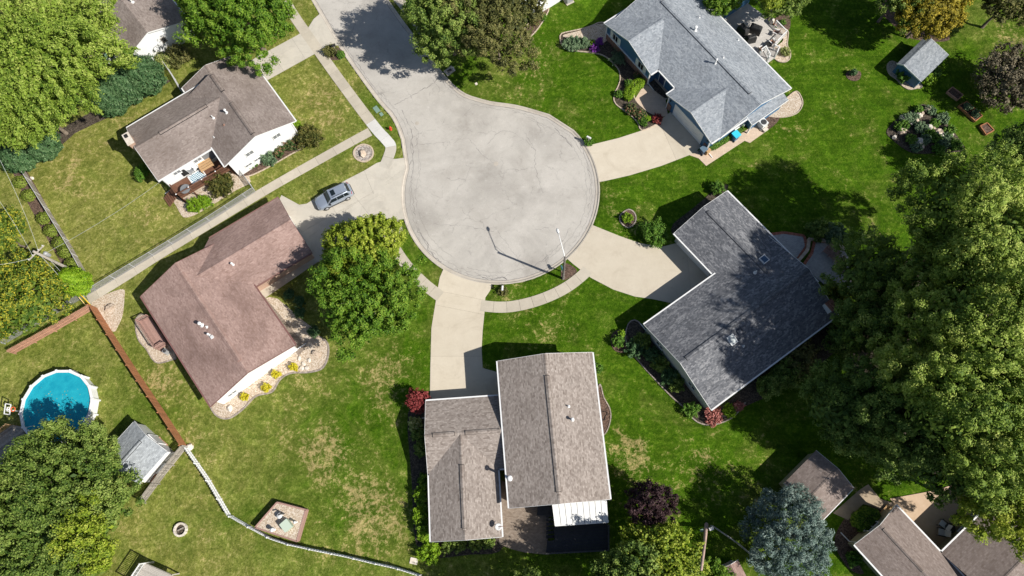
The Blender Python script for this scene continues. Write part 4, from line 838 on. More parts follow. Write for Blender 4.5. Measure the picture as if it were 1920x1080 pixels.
def crown(R, c, r, per, leaf, tr, style='round', zmin=-.4, nb=26, amp=.13, lump=.1, tw=.42, dens=1.0):
    """tufts of leaves on a crown made of domed boughs; r = radii, tr = tuft radius, per = leaves in a tuft"""
    c, r = np.asarray(c, float), np.asarray(r, float); pp = 1.6
    A = 4 * np.pi * ((((r[0] * r[1]) ** pp + (r[0] * r[2]) ** pp + (r[1] * r[2]) ** pp) / 3) ** (1 / pp)) * (1 - zmin) / 2
    N = max(6, int(dens * A / (tr * tr * 2.9))); i = np.arange(N)
    zz = zmin + (1 - zmin) * (i + .5) / N; a0 = i * 2.39996 + R.uniform(0, 6.28); q = np.sqrt(np.clip(1 - zz * zz, 0, 1)); d = np.stack([q * np.cos(a0), q * np.sin(a0), zz], -1) + R.normal(0, .35 * tr / r.mean(), (N, 3)); d /= np.linalg.norm(d, axis=1, keepdims=True)
    B = sph(R, nb, zmin - .1); dt = d @ B.T; best = dt.argmax(1); an = np.arccos(np.clip(dt.max(1), -1, 1)) / math.sqrt(4 / nb)
    bo = R.uniform(-1, 1, nb); a = np.arctan2(d[:, 1], d[:, 0]); ph = R.uniform(0, 6.28, 2)
    k = 1 - tr / r.mean() * .55 + amp * (bo[best] * .6 + .5 - 1.3 * an ** 2) + R.uniform(-1.0, .7, N) * tr / r.mean() + lump * (np.sin(3 * a + ph[0]) * .6 + np.sin(5 * a + ph[1]) * .4)
    cc = c + d * r * k[:, None]; rad = tr * R.uniform(.7, 1.3, N); tb = R.uniform(0, 1, nb)[best]; tc = .5 * R.uniform(0, 1, N) + .5 * tb
    up = np.array([0, 0, 1.]); dd = sph(R, N * per).reshape(N, per, 3) + d[:, None] * .35 + up * .3; dd /= np.linalg.norm(dd, axis=-1, keepdims=True); f = R.uniform(.55, 1.1, (N, per)) ** .8
    if style == 'frond':
        ax = d * [1, 1, .15] + R.normal(0, .35, (N, 3)) * [1, 1, .3]; ax /= np.linalg.norm(ax, axis=1, keepdims=True); t = R.uniform(-1, 1, (N, per))
        pos = cc[:, None] + ax[:, None] * (t * rad[:, None] * 1.5)[..., None] + dd * (rad[:, None] * f * (1 - .6 * np.abs(t)) * .8)[..., None]; pos[..., 2] += rad[:, None] * (.45 * t - .9 * np.clip(t, 0, 1) ** 2 + .6 * np.clip(dd[..., 2], 0, 1))
        nr = dd * .7 + np.array([.28, -.15, .6]) + R.normal(0, .3, pos.shape); tn = ax[:, None] + R.normal(0, .45, pos.shape)
    else:
        tall = d * .5 + up * .7; pos = cc[:, None] + dd * (rad[:, None] * f)[..., None] + tall[:, None] * ((dd * tall[:, None]).sum(-1) * rad[:, None] * f * .9)[..., None]; nr = dd + np.array([.28, -.15, .4]) + R.normal(0, .3, pos.shape); tn = R.normal(0, 1, pos.shape) + up * .3
    # heart of each tuft: broad leaves that close it
    nc = 20; ec = sph(R, N * nc).reshape(N, nc, 3) + up * .15; ec /= np.linalg.norm(ec, axis=-1, keepdims=True); pc = cc[:, None] + ec * (rad[:, None] * R.uniform(.45, .72, (N, nc)))[..., None]
    if style == 'frond': pc = pc + ax[:, None] * (R.uniform(-.9, .9, (N, nc)) * rad[:, None])[..., None]
    else: pc = pc + tall[:, None] * ((ec * tall[:, None]).sum(-1) * rad[:, None] * .5)[..., None]
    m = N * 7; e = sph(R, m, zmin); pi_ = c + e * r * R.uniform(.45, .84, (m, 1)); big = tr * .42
    tint = np.clip(tc[:, None] * tw + R.uniform(0, 1 - tw, (N, per)), 0, 1); tcore = np.clip(tc[:, None] * tw + R.uniform(0, .8 - tw, (N, nc)), 0, 1)  # heart and inner leaves tinted darker: crown shade put into the colour
    return (np.concatenate([pos.reshape(-1, 3), pc.reshape(-1, 3), pi_]), np.concatenate([nr.reshape(-1, 3), (ec + R.normal(0, .25, ec.shape)).reshape(-1, 3), e + up * .5 + R.normal(0, .5, (m, 3))]), np.concatenate([tn.reshape(-1, 3), R.normal(0, 1, (N * nc + m, 3))]),
            np.concatenate([leaf * R.uniform(.6, 1.35, N * per), big * R.uniform(.8, 1.25, N * nc), big * 1.1 * R.uniform(.8, 1.3, m)]), np.concatenate([tint.ravel(), tcore.ravel(), R.uniform(.1, .6, m)]), cc)
def trunk(parent, foot, top, r0, cc, R, nl=9, mat=None):
    m = MB(); foot, top = np.asarray(foot, float), np.asarray(top, float); k = 6; ln = [foot + (top - foot) * i / k + np.array([R.normal(0, .08), R.normal(0, .08), 0]) * (i > 0) for i in range(k + 1)]
    m.tube(ln, [r0 * (1.25 if i == 0 else 1 - .75 * i / k) for i in range(k + 1)], 9)
    if cc is not None and len(cc):
        for j in R.choice(len(cc), min(nl, len(cc)), replace=False):
            s = ln[int(R.integers(2, k))]; e = cc[j]; mid = (s + e) / 2 + np.array([0, 0, -.06 * np.linalg.norm(e - s)])
            m.tube([s, mid, e], [r0 * .38, r0 * .24, r0 * .07], 6, False)
    return m.build('trunk', mat or MT['bark'], parent, True)
def tree(label, px, py, zc, rx, rz, mat, tr=.6, per=70, leaf=.115, style='round', seed=1, ry=None, name='tree', cat='tree', group=None, nb=26, amp=.13, lump=.08, r0=None, zmin=-.4, asp=.6, extra=None, tw=.42, dens=1.0):
    R = np.random.default_rng(seed); c = P(px, py, zc); t = thing(name, label, cat, (c[0], c[1], 0), group)
    leaf *= .84; a = crown(R, c, (rx, ry or rx, rz), per, leaf, tr, style, zmin, nb, amp, lump, tw, dens)
    trunk(t, (c[0], c[1], -.05), (c[0], c[1], zc + rz * .5), r0 or max(.06, rx * .045), a[5], R)
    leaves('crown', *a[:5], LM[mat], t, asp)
    if extra:                                        # a bough of another colour on the same tree
        for (ex, ey, ez, er, em) in extra:
            e = crown(R, P(ex, ey, ez), (er, er, er * .6), per, leaf, tr, style, -.2, 8, .2, .15); leaves('crown_bough', *e[:5], LM[em], t, asp)
    return t
def bush(label, px, py, r, h, mat, seed=1, n=(16, 60), leaf=.09, name='shrub', cat='shrub', group=None, ry=None, style='round', asp=.55):
    R = np.random.default_rng(seed); c = P(px, py, h * .5); t = thing(name, label, cat, (c[0], c[1], 0), group)
    a = crown(R, (c[0], c[1], h * .52), (r, ry or r, h * .5), max(26, n[1] // 2), leaf * .8, max(.13, min(r, h) * .26), style, -.7, 9, .14, .08, .4); m = MB()
    for j in range(0, len(a[5]), max(1, len(a[5]) // 5)): m.tube([(c[0], c[1], 0), tuple((np.array([c[0], c[1], 0]) + a[5][j]) / 2 + [0, 0, .1]), tuple(a[5][j])], [.03, .02, .008], 5, False)
    m.build('stem', MT['bark'], t); leaves('foliage', *a[:5], LM[mat], t, asp); return t
def conebush(label, px, py, z, r, h, mat, seed, n=2600, leaf=.13, name='arborvitae', cat='shrub', group=None, pw=.6, ry=None):
    """dense upright evergreen"""
    R = np.random.default_rng(seed); c = P(px, py, z); t = thing(name, label, cat, (c[0], c[1], 0), group)
    f = R.uniform(0, 1, n) ** .85; a = R.uniform(0, 2 * np.pi, n); rr = (np.sin(np.pi * np.clip(f * .93 + .07, 0, 1)) ** pw) * (1 + .09 * np.sin(7 * a + 9 * f) + .05 * np.sin(13 * a - 20 * f)) * R.uniform(.78, 1.03, n)
    d = np.stack([np.cos(a), np.sin(a), np.zeros(n)], -1); sc_ = np.array([r, ry or r, 0]); pos = np.array([c[0], c[1], 0]) + d * rr[:, None] * sc_ + np.stack([0 * f, 0 * f, .05 + f * h], -1)
    nr = d + np.array([0, 0, .6]) * (f[:, None] + .3) + R.normal(0, .45, (n, 3)); tn = np.array([0, 0, 1.]) + R.normal(0, .5, (n, 3))
    leaves('foliage', pos, nr, tn, leaf * R.uniform(.6, 1.3, n), R.uniform(.1, .6, n) + .35 * np.sin(5 * a + 8 * f) ** 2, LM[mat], t, .6); MB().tube([(c[0], c[1], -.05), (c[0], c[1], h * .7)], [.09, .03], 7).build('trunk', MT['bark'], t, True); return t
def spruce(label, px, py, zc, r, h, mat, seed):
    R = np.random.default_rng(seed); c = P(px, py, zc); t = thing('spruce_tree', label, 'tree', (c[0], c[1], 0)); pos, nr, tn, sz, ti = [], [], [], [], []
    for l in range(17):
        f = l / 17; z = .5 + f * (h - .5); rr = r * (1.02 - f) ** .82 * R.uniform(.93, 1.05); nb = int(9 + 14 * (1 - f)); a0 = R.uniform(0, 6)
        for b in range(nb):
            a = a0 + 2 * np.pi * b / nb + R.normal(0, .12); L = rr * R.uniform(.82, 1.08); d = np.array([math.cos(a), math.sin(a), 0]); s = np.array([-d[1], d[0], 0]); k = int(26 + 44 * (1 - f))
            tt = R.uniform(.25 * (1 - f), 1, k) ** .7; wd = (1.05 - tt) * L * .42 + .12; q = np.array([c[0], c[1], z]) + d * (tt * L)[:, None] + s * (R.uniform(-1, 1, k) * wd)[:, None]
            q[:, 2] += -.28 * tt * L * (1 - f) + R.normal(0, .07, k) + .1 * tt ** 2; pos.append(q); nr.append(np.array([0, 0, 1.]) + R.normal(0, .45, (k, 3))); tn.append(d + R.normal(0, .35, (k, 3))); sz.append(R.uniform(.14, .26, k)); ti.append(R.uniform(.0, .45, k) + .5 * tt * R.uniform(.5, 1))
    leaves('crown', np.concatenate(pos), np.concatenate(nr), np.concatenate(tn), np.concatenate(sz), np.concatenate(ti), LM[mat], t, .32); MB().tube([(c[0], c[1], -.05), (c[0], c[1], h)], [.24, .03], 8).build('trunk', MT['bark'], t, True); return t
def hedge(label, pts, wd, h, mat, seed, n=2500, leaf=.09, name='hedge', group=None, z=None):
    R = np.random.default_rng(seed); ln = resample(smooth(PL(pts, h * .6), 5), .15); A = np.array(ln); t = thing(name, label, 'hedge', (*A[0], 0), group)
    i = R.integers(0, len(A) - 1, n); T = A[i + 1] - A[i]; T /= np.linalg.norm(T, axis=1, keepdims=True); Nn = np.stack([-T[:, 1], T[:, 0]], -1); e = np.minimum(1, np.minimum(i, len(A) - 2 - i) * .15 / (wd * .5) * .9 + .35)
    th = R.uniform(-.2, np.pi + .2, n); rr = R.uniform(.82, 1.05, n) * (1 + .06 * np.sin(i * .5)); x = np.sign(np.cos(th)) * np.abs(np.cos(th)) ** .55 * rr * wd / 2 * e; zz = np.clip(np.abs(np.sin(th)) ** .5 * rr * h * R.uniform(.75, 1, n) ** .5, .02, None)
    pos = np.concatenate([A[i] + Nn * x[:, None] + R.normal(0, .05, (n, 2)), zz[:, None]], 1); nr = np.concatenate([Nn * np.cos(th)[:, None], np.abs(np.sin(th))[:, None] + .3], 1) + R.normal(0, .45, (n, 3))
    leaves('foliage', pos, nr, R.normal(0, 1, (n, 3)), leaf * R.uniform(.6, 1.3, n), R.uniform(.1, .9, n), LM[mat], t, .6)
    m = MB()
    for k in range(2, len(ln), 6): m.tube([(ln[k][0], ln[k][1], 0), (ln[k][0], ln[k][1], h * .7)], [.03, .012], 5)
    m.build('stem', MT['bark'], t); return t

# ---------------------------------------------------------------- trees
FR = dict(style='frond', tr=.62, per=105, leaf=.12, amp=.34, nb=34, asp=.5, tw=.45, dens=1.25)
tree('huge feathery yellow-green tree filling the top left corner', 70, 115, 9.5, 8.8, 4.6, 'locust', seed=11, **FR)
tree('feathery yellow-green tree along the left edge above the dark yew hedge', 40, 185, 8.0, 5.0, 3.2, 'locust', seed=12, **FR)
tree('loose yellow-green tree beside the taupe roof, top left', 140, 60, 8.0, 4.4, 3.0, 'grove', seed=13, **FR)
tree('dense mid-green maple at the top between driveway and white gable', 455, 30, 7.0, 6.2, 4.4, 'maple', .6, 95, seed=14, nb=30, amp=.24)
tree('rounded green tree at the top edge above the white gable', 384, 16, 6.0, 3.4, 3.0, 'maple', .58, 95, seed=15, nb=16, amp=.24)
tree('dark green spreading tree over the road, left of the bronze one', 838, 28, 7.5, 5.3, 4.2, 'deep', .58, 95, seed=16, nb=26, amp=.24, lump=.12)
tree('bronze-brown leaved tree at the top centre by the white house', 928, 42, 7.5, 5.4, 4.2, 'bronze', .58, 95, seed=17, nb=26, amp=.24, lump=.12)
tree('yellow-green maple above its darker neighbour by the parked car', 685, 474, 4.6, 4.6, 3.1, 'yellowgreen', .36, 55, .1, seed=18, nb=18, amp=.08, lump=.05, asp=.7)
tree('deep green maple beside the faded red roof, below its yellow-green neighbour', 678, 563, 5.2, 5.7, 3.6, 'maple', .5, 80, .11, seed=19, nb=24, amp=.24, lump=.08)
tree('golden autumn tree above the blue shed', 1745, 14, 5.5, 4.0, 3.0, 'gold', .5, 65, seed=20, nb=18, extra=[(1705, 40, 5.0, 1.5, 'goldmix')])
tree('grey-brown tree at the right edge by the raised planters', 1897, 150, 3.2, 3.9, 2.6, 'greybrown', .6, 65, seed=21, nb=14, amp=.2)
tree('olive-leaved tree overhanging the white-railed patio', 1462, -14, 5.0, 3.5, 2.6, 'deep', .5, 65, seed=22, extra=[(1448, 2, 6.0, 1.5, 'yellowgreen')])
tree('small dark tree behind the blue house at the top', 1350, 0, 3, 2.3, 2.2, 'maple', .4, 50, .1, seed=23)
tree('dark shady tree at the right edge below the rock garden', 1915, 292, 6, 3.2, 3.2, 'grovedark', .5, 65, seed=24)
tree('shady tree at the top right corner', 1900, -12, 6, 4.0, 3.2, 'bronze', .5, 60, seed=25)
tree('slender dark tree at the top edge left of the golden tree', 1690, -22, 6, 3.6, 3, 'deep', .5, 60, seed=26)
GV = [(1805, 402, 11.5, 5.6, 5.0, 'grove', 'tall pale-tipped tree at the upper end of the right grove'), (1893, 478, 13.5, 5.4, 5.2, 'grove', 'tall feathery tree of the right grove at the picture edge, upper one'), (1745, 525, 8.5, 4.8, 4.2, 'grove', 'feathery tree in the middle of the right grove nearest the charcoal roof'),
      (1840, 605, 14, 5.6, 5.4, 'grove', 'broad feathery tree at the heart of the right grove'), (1725, 668, 8.5, 4.8, 4.2, 'grove', 'pale-tipped tree on the left flank of the right grove'), (1905, 700, 12.5, 5.2, 5.0, 'locust', 'yellowish tree of the right grove at the picture edge, lower one'),
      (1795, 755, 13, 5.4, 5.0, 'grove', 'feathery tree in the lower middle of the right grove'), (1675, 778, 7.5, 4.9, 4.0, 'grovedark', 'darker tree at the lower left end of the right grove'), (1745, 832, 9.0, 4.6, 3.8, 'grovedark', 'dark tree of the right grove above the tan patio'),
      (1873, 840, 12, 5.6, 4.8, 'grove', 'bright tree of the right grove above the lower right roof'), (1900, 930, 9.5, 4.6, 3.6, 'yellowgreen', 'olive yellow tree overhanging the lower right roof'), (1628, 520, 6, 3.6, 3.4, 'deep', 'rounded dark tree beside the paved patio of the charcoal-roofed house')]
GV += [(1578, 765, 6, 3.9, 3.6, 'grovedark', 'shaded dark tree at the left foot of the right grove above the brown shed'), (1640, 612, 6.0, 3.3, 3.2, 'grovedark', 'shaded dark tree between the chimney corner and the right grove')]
GR = dict(style='round', tr=.58, per=95, leaf=.115, amp=.36, nb=17, lump=.1, asp=.5, tw=.55, dens=1.25)
for i, (x, y, z, r, rz, m_, lab) in enumerate(GV): tree(lab, x, y, z, r, rz, m_, seed=40 + i, group='trees of the right grove', **GR)
tree('big green oak at the lower left overhanging the round pool', 108, 955, 5.4, 7.9, 3.8, 'deep', .58, 95, .105, seed=60, nb=46, amp=.15, lump=.05, dens=1.5, extra=[(165, 1000, 7.8, 2.7, 'yellowgreen'), (190, 1045, 7.2, 1.8, 'yellowgreen')])
tree('yellow-flecked tree at the left edge by the utility pole', -4, 438, 4.5, 3.0, 2.2, 'goldmix', .5, 60, seed=61, style='frond', tw=.1)
tree('dark green tree flecked with yellow leaves, left edge above the pool', 42, 566, 4.5, 4.7, 3.0, 'goldmix', .5, 65, seed=62, nb=20, amp=.18, tw=.1)
tree('small purple-leaved tree on the lawn below the beige roof', 1218, 943, 3.4, 2.25, 2.0, 'purple', .38, 55, .09, seed=63, nb=12, amp=.2)
tree('airy yellow-green tree at the bottom edge left of the utility pole', 1240, 1042, 4.6, 3.6, 3.0, 'yellowgreen', .5, 60, seed=64, style='frond', nb=16, amp=.25, dens=.8, tw=.25, extra=[(1285, 1075, 4.5, 1.7, 'deep')])
tree('dark tree at the bottom edge behind the charcoal deck', 1185, 1100, 5.5, 3.8, 3.4, 'grovedark', .5, 60, seed=65)
tree('shade tree below the beige house at the bottom edge', 1010, 1165, 6.0, 4.2, 3.4, 'deep', .5, 60, seed=66)
tree('young tree with airy branches at the bottom edge right of centre', 1338, 1078, 2.6, 1.5, 1.7, 'maple', .4, 45, .1, seed=69, style='frond', dens=.7)
tree('blue spruce in the lower right beside the brown shed', 1478, 1003, 3.3, 4.25, 4.2, 'spruce', .42, 70, .12, seed=67, nb=44, amp=.13, lump=.04, zmin=-.55, asp=.3, name='spruce_tree')
tree('small red-leaved maple at the left corner of the beige garage', 784, 752, 1.7, 1.25, 1.0, 'red', .22, 40, .07, seed=68, nb=12, name='small_tree')
# ---------------------------------------------------------------- hedges and shrubs
for i, (x, y, r, h_, lab) in enumerate([(268, 140, 2.5, 4.6, 'rightmost clump of the dark yew row behind the taupe house'), (232, 158, 2.5, 4.6, 'second dark yew clump from the right behind the taupe house'), (205, 182, 2.3, 4.2, 'third dark yew clump from the right, under the locust branches'), (75, 268, 2.2, 3.8, 'dark yew clump at the upper left lawn corner'), (32, 288, 2.3, 3.8, 'leftmost dark yew clump at the picture edge')]):
    conebush(lab, x, y, h_ * .5, r, h_, 'yew', 80 + i, 7000, .13, 'yew_shrub', group='dark yew row', pw=.42)
conebush('bright lime-green arborvitae beside the leaning utility pole', 140, 528, 2.2, 1.6, 4.6, 'lime', 90, 8000, .1, pw=.55)
for i, (x, y) in enumerate([(37, 341), (53, 366), (81, 409), (95, 432), (110, 455), (121, 472), (133, 495)]):
    conebush(['topmost', 'second', 'third', 'fourth', 'fifth', 'sixth', 'lowest'][i] + ' clipped round bush in the row along the left slatted fence', x, y, .6, .8, 1.15, 'boxwood', 100 + i, 1500, .07, 'clipped_bush', group='clipped bushes along the left fence', pw=.35)
bush('dense spreading shrub with bronze tips beside the timber deck', 418, 346, 1.75, 1.7, 'burn', 110, (40, 90), .11, style='frond')
bush('lime-green leafy shrub at the foot of the timber deck', 365, 387, 1.0, .9, 'lime', 111, (20, 60), .09); bush('second lime-green shrub at the foot of the timber deck, right one', 385, 377, 1.0, .8, 'lime', 112, (20, 60), .09)
bush('large olive shrub at the lower right corner of the white gable', 579, 254, 1.75, 2.0, 'burn', 113, (45, 90), .11, style='frond'); bush('round pale green shrub in front of the white gable', 501, 298, 1.1, 1.1, 'sage', 114, (24, 60), .09)
bush('dark red-flowered shrub against the white gable, left one', 523, 283, .85, .9, 'rose', 115, (18, 60), .08); bush('dark red-flowered shrub against the white gable, right one', 543, 272, .85, 1.0, 'rose', 116, (18, 60), .08)
bush('small green bush beside the brick chimney', 267, 322, .75, 1.6, 'shrub', 117, (24, 70), .08, ry=1.1); bush('small bright bush at the end of the white gable corner', 555, 236, .6, .7, 'lime', 118, (12, 50), .08)
for i, (x, y, s) in enumerate([(464, 317, 0), (471, 313, 0), (480, 308, 0)]): bush(['left', 'middle', 'right'][i] + ' tiny green plant in the strip bed below the white gable', x, y, .3, .3, 'shrub', 120 + i, (8, 30), .06, name='bed_plant', cat='plant', group='tiny plants below the white gable')
for i, (x, y) in enumerate([(459, 743), (500, 727), (518, 702), (551, 688)]): bush(['leftmost', 'second', 'third', 'rightmost'][i] + ' round yellow shrub in the gravel bed below the white gable of the red roof', x, y, .48, .65, 'yellow', 125 + i, (16, 60), .07, group='round yellow shrubs')
for i, (x, y) in enumerate([(542, 553), (562, 565), (563, 586), (588, 622)]): bush(['topmost', 'second', 'third', 'lowest'][i] + ' dark clipped bush in the shade left of the big green tree', x, y, .65, .8, 'yew', 130 + i, (16, 60), .07, group='dark bushes by the porch')
bush('cream-flowering shrub beside the dark yew hedge', 305, 117, 1.3, 1.3, 'cream', 135, (24, 60), .1); bush('shady dark shrub under the maple by the white gable', 335, 105, 1.6, 1.4, 'bronze', 136, (24, 70), .11); bush('bright green shrub at the white gable corner, top left', 316, 108, .6, .9, 'shrub', 137, (10, 50), .09)
bush('lime groundcover under the left yew hedge', 97, 273, .6, .5, 'lime', 138, (10, 40), .08)
bush('ornamental grass and brown shrub at the driveway mouth', 618, 94, .9, .9, 'bronze', 140, (20, 50), .09, style='frond'); bush('low green shrub beside the kerb at the upper driveway', 640, 103, .6, .5, 'shrub', 141, (12, 40), .07)
bush('low green-grey juniper mound in the tan-edged bed', 1078, 82, 1.75, .7, 'sage', 142, (40, 70), .09, ry=1.0); bush('violet flowering mound by the tan gravel, lower one', 1116, 91, .6, .6, 'violet', 143, (12, 50), .07, name='flower_mound', cat='flowers'); bush('violet flowering mound in the shade by the blue wall', 1124, 77, .5, .5, 'violet', 144, (10, 40), .07, name='flower_mound', cat='flowers'); bush('yellow-green perennial beside the violet flowers', 1110, 81, .45, .5, 'lime', 145, (8, 40), .07)
bush('fountain grass clump below the blue front gable', 1160, 109, 1.0, 1.0, 'sage', 146, (40, 90), .13, name='grass_clump', cat='plant', style='frond', asp=.18)
hedge('low clipped curved hedge around the tan entry path', [(1208, 152), (1192, 158), (1181, 170), (1176, 188)], 1.25, .8, 'lime', 147, 4200, .07)
hedge('clipped hedge along the side path of the blue house', [(1330, 276), (1352, 262), (1374, 247), (1393, 234)], 1.05, .8, 'shrub', 148, 4200, .07)
for i, (x, y, r, m_, lab) in enumerate([(1195, 143, .5, 'rose', 'pink roses above the curved hedge'), (1178, 156, .5, 'shrub', 'leafy perennial left of the curved hedge'), (1160, 177, .5, 'shrub', 'small round plant at the bend of the garden edge'), (1183, 205, .75, 'rose', 'pinkish flowering shrub below the curved hedge'), (1200, 216, .75, 'rose', 'red-dotted flowering shrub in the middle of the entry bed'), (1206, 230, .55, 'shrub', 'green plant at the lower end of the entry bed'), (1215, 222, .4, 'lime', 'light green plant beside the red bush'), (1233, 223, .7, 'red', 'dark red bush at the corner of the shaded driveway')]): bush(lab, x, y, r, .6, m_, 150 + i, (14, 50), .07)
bush('green clump around the mailbox at the right driveway', 1103, 266, .55, .45, 'shrub', 160, (10, 40), .07)
bush('golden-green shrub in the tan gravel by the patio', 1472, 97, .6, .8, 'cream', 161, (14, 50), .08); bush('small green plant in the mulch near the patio', 1468, 43, .4, .35, 'shrub', 162, (8, 30), .07)
bush('leafy green shrub in front of the blue shed', 1694, 142, .9, 1.0, 'shrub', 163, (18, 60), .09); bush('bright hosta mound beside the blue shed', 1740, 148, .9, .7, 'lime', 164, (16, 50), .1); bush('second green mound beside the blue shed', 1752, 138, .7, .6, 'shrub', 165, (12, 50), .1); bush('small dark conifer in the mulch ring on the right lawn', 1600, 136, .45, .8, 'yew', 166, (12, 50), .07)
R = np.random.default_rng(5)
RG = [(1690, 238), (1712, 222), (1722, 205), (1745, 208), (1752, 232), (1768, 222), (1780, 245), (1728, 240), (1708, 262), (1735, 262), (1755, 258), (1772, 268), (1790, 272), (1698, 222), (1742, 248), (1718, 275), (1760, 280), (1775, 255)]
for i, (x, y) in enumerate(RG): bush('low blue-green juniper among the pale rocks of the rock garden', x, y, R.uniform(.5, .85), R.uniform(.4, .75), 'sage' if i % 2 else 'shrub', 170 + i, (16, 60), .1, group='junipers of the rock garden', name='juniper')
bush('bright green arborvitae beside the wide driveway of the charcoal house', 1226, 437, 1.5, 1.9, 'shrub', 190, (45, 90), .1); bush('green shrub at the top corner of the charcoal roof', 1345, 352, .9, 1.0, 'shrub', 191, (20, 60), .09); bush('flowering plant in the small round bed by the court', 1177, 409, .65, .7, 'lime', 192, (14, 50), .08)
bush('leafy green plants at the corner bed of the grey gable', 1158, 640, .75, .8, 'shrub', 193, (16, 60), .09); bush('tall lime plant in the corner bed of the grey gable', 1166, 626, .35, .9, 'lime', 194, (8, 40), .08)
for i, (x, y) in enumerate([(1205, 640), (1222, 665), (1238, 685), (1255, 705), (1268, 720), (1190, 655)]): bush('dark foundation shrub in the shade of the grey gable', x, y, 1.0, 1.0, 'yew' if i % 2 else 'deep', 195 + i, (18, 60), .1, group='foundation shrubs along the grey gable')
bush('green leafy mound at the bottom corner of the grey gable', 1296, 768, 1.0, .8, 'shrub', 202, (22, 60), .09, ry=.8); bush('pink-red flowering barberry at the lowest roof corner', 1338, 779, 1.0, .7, 'pink', 203, (26, 60), .09); bush('lime-green shrub beside the pink barberry', 1366, 772, .8, .6, 'lime', 204, (14, 50), .08); bush('small pink flowering shrub right of the lime one', 1384, 762, .6, .6, 'pink', 205, (12, 50), .08)
for i, (x, y, r, m_) in enumerate([(1470, 700, 1.8, 'deep'), (1500, 672, 2.0, 'bronze'), (1440, 722, 1.4, 'deep'), (1560, 560, 1.9, 'goldmix'), (1590, 600, 2.0, 'deep'), (1580, 640, 1.7, 'deep')]): bush(['understorey shrub below the charcoal eave, middle', 'bronze understorey shrub below the charcoal eave', 'lowest understorey shrub below the charcoal eave', 'yellowish shrub at the patio end of the charcoal roof', 'dark shrub by the chimney corner', 'dark shrub below the chimney corner'][i], x, y, r, 2.4, m_, 210 + i, (36, 80), .13)
bush('rounded green shrub at the edge of the paved patio', 1533, 432, 1.3, 1.3, 'deep', 220, (28, 70), .1); bush('blue-green juniper at the edge of the paved patio', 1562, 440, 1.4, 1.0, 'sage', 221, (28, 70), .1)
for i, (x, y) in enumerate([(797, 905), (793, 925), (798, 945), (788, 965), (795, 985), (800, 1000)]): bush('sunlit leafy shrub along the left wall of the beige house', x, y, .85, 1.3, 'lime' if i % 2 else 'maple', 225 + i, (18, 60), .1, group='leafy shrubs along the beige house')
bush('yellow-green shrub at the lower left corner of the beige house', 806, 1032, 1.25, 1.2, 'lime', 232, (26, 70), .1)
for i, (x, y) in enumerate([(778, 795), (783, 815), (790, 842)]): bush(['white-flowering hydrangea below the red maple', 'dark shrub in the shade of the beige garage, upper', 'dark shrub in the shade of the beige garage, lower'][i], x, y, .8, 1.1, ['cream', 'deep', 'deep'][i], 235 + i, (18, 50), .1)
for i, (x, y) in enumerate([(840, 1024), (862, 1022), (890, 1018), (915, 1014)]): bush('dark bushy plant under the bottom eave of the beige house', x, y, .8, .7, 'deep', 240 + i, (16, 50), .1, group='plants under the bottom eave')
bush('green shrubs at the right wall of the beige house', 1120, 690, .55, .9, 'shrub', 246, (14, 50), .09)
hedge('dark clipped hedge beside the cream gable in the lower right', [(1608, 990), (1622, 975), (1645, 960)], 2.0, 1.4, 'maple', 247, 5000, .1)
bush('broad-leaved plant in the mulch near the lower right eave', 1602, 1048, .8, .6, 'shrub', 248, (14, 50), .12); bush('shrub by the mailbox at the foot of the court', 942, 546, .6, .4, 'bronze', 249, (12, 40), .07)
bush('small plants under the dish at the top white wall', 1020, 33, .4, .4, 'shrub', 250, (8, 40), .07); bush('red-flowering plant in the top mulch bed', 1005, 43, .4, .4, 'rose', 251, (8, 40), .07)
# ---------------------------------------------------------------- fences
def zq(p, z): return np.array([p[0], p[1], z])
def plank_fence(label, pts, h, mat, bw=.14, gap=.008, th=.025, name='plank_fence', railside=1, posts=2.4, railmat=None, both=False, ztop=None):
    ln = [P2(*p) for p in pts]; t = thing(name, label, 'fence', (*ln[0], 0)); rs = resample(ln, bw + gap); src = None
    for i, (a, b) in enumerate(zip(rs, rs[1:])):
        d = b - a; n = unit(np.array([-d[1], d[0]])); sd = (1 if i % 2 else -1) * .03 if both else 0
        if src is None:
            src = proto(MB().box((0, 0, 0), (bw, th, h)), 'board', mat)
        c = (a + b) / 2 + n * sd; inst(src, zq(c, h / 2 + .04 + random.uniform(-.015, .015)), (0, 0, math.atan2(d[1], d[0]) + random.uniform(-.03, .03)), t, name='board')
    for a, b in zip(ln, ln[1:]):
        d = unit(b - a); n = np.array([-d[1], d[0]]) * railside * .06
        for z in (.3, h * .55, h - .15): MB().bar(zq(a + n, z), zq(b + n, z), .045, .09).build('rail', railmat or mat, t)
    for p in resample(ln, posts):
        d = unit(ln[-1] - ln[0]); n = np.array([-d[1], d[0]]) * railside * .13; MB().box(zq(p + n, h / 2), (.1, .1, h + .02)).build('post', railmat or mat, t)
    return t
